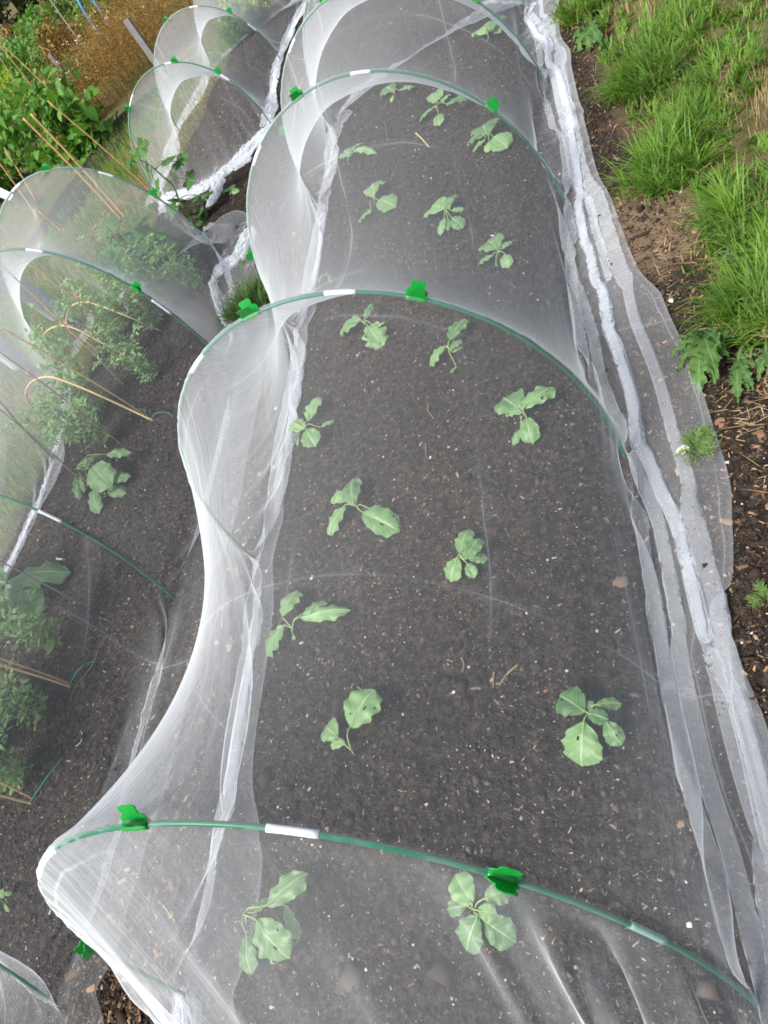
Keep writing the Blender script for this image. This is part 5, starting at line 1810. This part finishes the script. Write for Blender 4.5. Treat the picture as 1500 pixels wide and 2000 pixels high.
# ground peg of the net, seen through the left wall
P = smooth_path([at(436, 1160, .10), at(434, 1220, .05), at(436, 1226, .03), at(446, 1220, .03)], 10)
tag(part('wire_peg', *tube(P, .0016, 6), MAT['metal_pole']), 'bent wire peg behind the left wall of the big tunnel', 'peg')
# dark crumbs caught on the gathered hem
n = 420
x = rng.uniform(-.17, -.03, n); y = .3 + 3.6 * rng.random(n)
pos = np.stack([x, y, rng.uniform(.03, .075, n)], 1)
V, F = scatter(CHIP_V, CHIP_F, pos, frames(rng.uniform(0, 6.28, n), rng.normal(0, .3, n), rng.normal(0, .3, n)), np.stack([rng.uniform(.0015, .0055, n), rng.uniform(.001, .0022, n), rng.uniform(.001, .002, n)], 1))
CRUMBS = part('soil_crumbs', V, F, MAT['bark_chip'], None, False, {'rnd': np.repeat(rng.random(n) * .4, 8)})
tag(CRUMBS, 'dark soil crumbs caught on the gathered net hem', 'soil crumbs', kind='stuff')
# ------------------------------------------------------------------ the person standing beyond the pea tunnel


def skin_body(name, verts, edges, radii, mat, parent, root=0, sub=2):
    me = bpy.data.meshes.new(name)
    off = np.array(parent.location)
    me.from_pydata([tuple(np.asarray(v) - off) for v in verts], edges, [])
    o = bpy.data.objects.new(name, me)
    COL.objects.link(o)
    o.parent = parent
    md = o.modifiers.new('skin', 'SKIN')
    md.use_smooth_shade = True
    for i, r in enumerate(radii):
        sv = me.skin_vertices[0].data[i]
        sv.radius = (r, r) if not isinstance(r, tuple) else r
        sv.use_root = (i == root)
    s = o.modifiers.new('sub', 'SUBSURF'); s.levels = s.render_levels = sub
    me.materials.append(MAT[mat])
    return o


fa = at(78, 738); fb = at(150, 642)
fa[2] = fb[2] = .0
hip = (fa + fb) / 2 + np.array([-.02, -.02, .90])
fw = np.array([.80, -.60, 0])            # the way they face, towards the tunnel
sdv = np.array([.60, .80, 0])
person = thing('person', 'person in grey trousers and black and white shoes standing beyond the pea tunnel', 'person', (hip[0], hip[1], 0))
ka = fa + np.array([-.01, -.02, .48]) + fw * .06; kb = fb + np.array([-.05, -.03, .48]) + fw * .05
ha = hip - sdv * .09; hb = hip + sdv * .09
ch = hip + [0, 0, .42]
sa, sb = ch - sdv * .19 + [0, 0, .03], ch + sdv * .19 + [0, 0, .03]
nk = ch + [0, 0, .11]
ea, eb = sa + fw * .06 - sdv * .05 - [0, 0, .28], sb + fw * .06 + sdv * .05 - [0, 0, .28]
wa, wb = ea + fw * .16 - [0, 0, .18], eb + fw * .16 - [0, 0, .18]
aa, ab = fa + [0, 0, .09] - fw * .03, fb + [0, 0, .09] - fw * .03
# body: one continuous skin
verts = [hip, hip + [0, 0, .2], ch, nk, nk + [0, 0, .09], ha - [0, 0, .05], ka, aa, fa + [0, 0, .035] + fw * .11, hb - [0, 0, .05], kb, ab, fb + [0, 0, .035] + fw * .11, sa, ea, wa, sb, eb, wb,
         wa + fw * .05 - [0, 0, .03], wb + fw * .05 - [0, 0, .03]]
edges = [(0, 1), (1, 2), (2, 3), (3, 4), (0, 5), (5, 6), (6, 7), (7, 8), (0, 9), (9, 10), (10, 11), (11, 12), (2, 13), (13, 14), (14, 15), (2, 16), (16, 17), (17, 18), (15, 19), (18, 20)]
rad = [.12, .115, .125, .055, .055, .08, .055, .035, .03, .08, .055, .035, .03, .055, .042, .028, .055, .042, .028, .035, .035]
body = skin_body('body', verts, edges, rad, 'skin', person)
# fingers rooted in the palms
for w_, s_ in ((wa, -1), (wb, 1)):
    palm = w_ + fw * .05 - [0, 0, .03]
    fv, fe, fr = [], [], []
    for i, (sp, ln) in enumerate([(-.024, .065), (-.008, .078), (.008, .074), (.022, .058)]):
        k = len(fv)
        b0 = palm + sdv * sp + fw * .015
        fv += [b0, b0 + fw * ln * .5 - [0, 0, .02], b0 + fw * ln * .75 - [0, 0, .05], b0 + fw * ln * .7 - [0, 0, .072]]
        fe += [(k, k + 1), (k + 1, k + 2), (k + 2, k + 3)]; fr += [.0095, .009, .008, .007]
    k = len(fv)
    b0 = palm - sdv * s_ * .03 - fw * .015
    fv += [b0, b0 - sdv * s_ * .02 + fw * .03 - [0, 0, .012], b0 - sdv * s_ * .018 + fw * .055 - [0, 0, .03]]
    fe += [(k, k + 1), (k + 1, k + 2)]; fr += [.011, .010, .008]
    me_v = fv
    for q in range(0, 5):
        lo = q * 4; hi = lo + (4 if q < 4 else 3)
        skin_body('thumb' if q == 4 else 'finger', fv[lo:hi], [(i, i + 1) for i in range(hi - lo - 1)], fr[lo:hi], 'skin', body, 0, 1)
# head with a face
hc = nk + [0, 0, .20] + fw * .02
n1, n2 = 28, 20
V, F = [], []
for j in range(n2 + 1):
    ph = PI * j / n2
    for i in range(n1):
        th = 2 * PI * i / n1
        x, y, z = math.sin(ph) * math.cos(th), math.sin(ph) * math.sin(th), math.cos(ph)
        fx = x * .095; sy_ = y * .075 * (1 - .25 * max(0, -z)); zz = z * .118
        if x > 0:
            fx += .024 * math.exp(-((y / .16) ** 2 + ((z + .12) / .16) ** 2))          # nose
            fx -= .010 * math.exp(-(((abs(y) - .38) / .16) ** 2 + ((z - .08) / .12) ** 2))   # eye sockets
            fx += .008 * math.exp(-((y / .3) ** 2 + ((z + .85) / .15) ** 2))           # chin
            fx += .006 * math.exp(-((y / .28) ** 2 + ((z + .48) / .07) ** 2)) * x       # lips
        fx += 0
        ear = math.exp(-(((x + .1) / .16) ** 2 + ((z + .02) / .25) ** 2)) * .018
        sy_ += math.copysign(ear if abs(y) > .6 else 0, y)
        V.append(hc + fw * fx + sdv * sy_ + np.array([0, 0, zz]))
for j in range(n2):
    for i in range(n1):
        F.append((j * n1 + i, (j + 1) * n1 + i, (j + 1) * n1 + (i + 1) % n1, j * n1 + (i + 1) % n1))
part('head', V, F, MAT['skin'], body)
hv = []; 
for j in range(13):
    ph = PI * .62 * j / 12
    for i in range(n1):
        th = 2 * PI * i / n1
        x, y, z = math.sin(ph) * math.cos(th), math.sin(ph) * math.sin(th), math.cos(ph)
        k = 1.12 + .02 * math.sin(i * 5 + j)
        if x > .45 and z < .62: k = .9
        hv.append(hc + fw * x * .098 * k + sdv * y * .08 * k + np.array([0, 0, z * .122 * k]))
part('hair', hv, [(j * n1 + i, (j + 1) * n1 + i, (j + 1) * n1 + (i + 1) % n1, j * n1 + (i + 1) % n1) for j in range(12) for i in range(n1)], MAT['hair'], person)
# clothes follow the body
tv = [hip + [0, 0, .06], ha - [0, 0, .06], (ha + ka) / 2, ka, (ka + aa) / 2, aa + [0, 0, .03], hb - [0, 0, .06], (hb + kb) / 2, kb, (kb + ab) / 2, ab + [0, 0, .03]]
skin_body('trousers', tv, [(0, 1), (1, 2), (2, 3), (3, 4), (4, 5), (0, 6), (6, 7), (7, 8), (8, 9), (9, 10)], [.150, .112, .100, .082, .074, .078, .112, .100, .082, .074, .078], 'trousers', person)
skin_body('shirt', [hip + [0, 0, .05], hip + [0, 0, .22], ch, nk - [0, 0, .02], sa, (sa + ea) / 2, sb, (sb + eb) / 2], [(0, 1), (1, 2), (2, 3), (2, 4), (4, 5), (2, 6), (6, 7)], [.15, .14, .15, .075, .075, .062, .075, .062], 'shirt', person)
for f_ in (fa, fb):
    P = np.array([f_ - fw * .085 + [0, 0, .045], f_ + [0, 0, .055], f_ + fw * .09 + [0, 0, .045], f_ + fw * .16 + [0, 0, .03], f_ + fw * .185 + [0, 0, .022]])
    sh = part('shoe', *tube(smooth_path(P, 14), np.interp(np.linspace(0, 1, 14), [0, .3, .6, .9, 1], [.036, .046, .043, .034, .014]), 12), MAT['shoe_black'], person)
    st = []
    for q in (.2, .42, .62, .8):
        c = f_ + fw * (-.02 + q * .16) + np.array([0, 0, .088 - q * .03])
        st.append(tube(np.array([c - sdv * .03 + fw * .012, c + [0, 0, .012], c + sdv * .03 - fw * .012]), .009, 6))
    part('upper_stripes', *join(st), MAT['shoe_white'], sh)
    part('sole', *tube(np.array([f_ - fw * .095 + [0, 0, .012], f_ + [0, 0, .012], f_ + fw * .12 + [0, 0, .012], f_ + fw * .19 + [0, 0, .012]]), [.030, .038, .036, .018], 10), MAT['shoe_sole'], sh)
# red hand trowel handle lying in the grass by the shoes
p = at(166, 606); q_ = at(150, 576)
rt = thing('red_trowel', 'red handled trowel in the grass behind the farthest bent stick', 'trowel', (p[0], p[1], 0))
part('handle', *tube(smooth_path([at(172, 612, .05), at(165, 603, .06), at(158, 592, .05)], 10), [.016, .022, .024, .022, .02, .02, .021, .022, .02, .014], 10), MAT['red_plastic'], rt)
part('grip_end', *tube(smooth_path([at(152, 582, .04), at(149, 576, .045), at(147, 571, .04)], 6), .016, 8), MAT['red_plastic'], rt)
a0, a1 = at(172, 612, .05), at(186, 630, .015)
d_ = (a1 - a0) / np.linalg.norm(a1 - a0); s_ = np.cross(d_, [0, 0, 1]); s_ /= np.linalg.norm(s_)
V = []
for u in np.linspace(0, 1, 8):
    for v in (-1, -.5, 0, .5, 1):
        V.append(a0 + (a1 - a0) * u + s_ * v * .035 * math.sin(PI * min(.98, .25 + u * .75)) + [0, 0, .012 * v * v])
part('blade', V, [(i * 5 + j, i * 5 + j + 1, i * 5 + j + 6, i * 5 + j + 5) for i in range(7) for j in range(4)], MAT['metal_pole'], rt)
NETS = [
    dict(name='insect_net', hoops=['m1', 'm2', 'm3', 'm4', 'm5'], near=(1.2, .92), near_pin=True, far=(.95, .10), label='white insect net over the big tunnel of cabbage seedlings', skirt=(.20, .62), slack=.05, seed=4, side_out=(.55, .92), skd=(0, .75), walld=.35),
    dict(name='insect_net', hoops=['l1', 'l2', 'l3', 'l4'], near=(1.0, .25), far=(.9, .25), label='white insect net over the pea tunnel, tented up by a cane tip', skirt=(.20, .17), flat=True, slack=.035, seed=14, side_out=(.4, 1.), skd=(.3, -.35), hem=.5, waist=(.15, .07), pokes=NET_POKES),
    dict(name='insect_net', hoops=['f1', 'f2', 'f3'], near=(.95, .12), far=(.8, .1), label='white insect net over the low empty tunnel at the back left', skirt=(.25, .5), skd=(.5, .8), slack=.06, seed=24, amp=.45, side_out=(.5, .6)),
]
def gathered(name, parent, pts, width, seed, layers=3, hgt=.055):
    """surplus net bunched up on the soil: a few crumpled layers over one another"""
    path = smooth_path([at(x, y) for x, y in pts], 110)
    T = np.gradient(path, axis=0); T /= np.linalg.norm(T, axis=1)[:, None]
    side = np.stack([-T[:, 1], T[:, 0], np.zeros(len(T))], 1)
    n, k = 110, 26
    VV, FF, UV = [], [], []
    v = np.linspace(-1, 1, k)
    s = np.linspace(0, 1, n) * np.linalg.norm(np.diff(path, axis=0), axis=1).sum()
    for l in range(layers):
        ss, vv = np.meshgrid(s, v, indexing='ij')
        taper = np.minimum(1, np.minimum(ss, s[-1] - ss) / .08 + .25)
        w = width * (.75 + .5 * noise(ss * 5, vv * 0 + l * 7, seed + l)) * taper
        rid = 1 - np.abs(2 * noise(ss * 14 + l, vv * 3.2, seed + 3 + l)) * 1.6
        rid2 = 1 - np.abs(2 * noise(ss * 30, vv * 5 + l, seed + 9 + l)) * 1.5
        z = (hgt * (.45 * rid + .25 * rid2 + .25 * (l + 1) / layers) * (1 - .75 * vv ** 2)).clip(.006, None) * taper + .004 * l
        off = vv * w + width * .35 * noise(ss * 6, vv * 0 + l * 3, seed + 20) + width * .18 * noise(ss * 18, vv * 3, seed + 30 + l)
        P = path[:, None] + side[:, None] * off[..., None] + T[:, None] * (.03 * noise(ss * 16, vv * 4, seed + 40 + l))[..., None]
        P[..., 2] = z + zsoil(P[..., 0], P[..., 1])
        ii = np.arange(n * k).reshape(n, k) + l * n * k
        FF.append(np.stack([ii[:-1, :-1].ravel(), ii[1:, :-1].ravel(), ii[1:, 1:].ravel(), ii[:-1, 1:].ravel()], 1))
        VV.append(P.reshape(-1, 3)); UV.append(np.stack([ss.ravel() + 3 * l, vv.ravel() * width], 1))
    V = np.vstack(VV)
    return part(name, V, np.vstack(FF), MAT['insect_mesh'], parent, True, {'dens': np.full(len(V), 1.9)}, np.vstack(UV))


built = [build_net(**kw) for kw in NETS]
gathered('gathered_hem', built[2], [(528, 248), (490, 288), (448, 332), (415, 362), (392, 372), (350, 386), (315, 392)], .085, 900)
gathered('gathered_hem', built[2], [(432, 352), (425, 385), (408, 405)], .075, 930)
gathered('gathered_hem', built[1], [(425, 545), (442, 522), (468, 508), (484, 480), (490, 448)], .075, 960)
gathered('gathered_hem', built[1], [(436, 530), (420, 560), (432, 600), (446, 640)], .04, 990, 2, .04)
gathered('gathered_hem', built[0], [(352, 1935), (362, 1985), (380, 2050)], .05, 995, 3, .05)
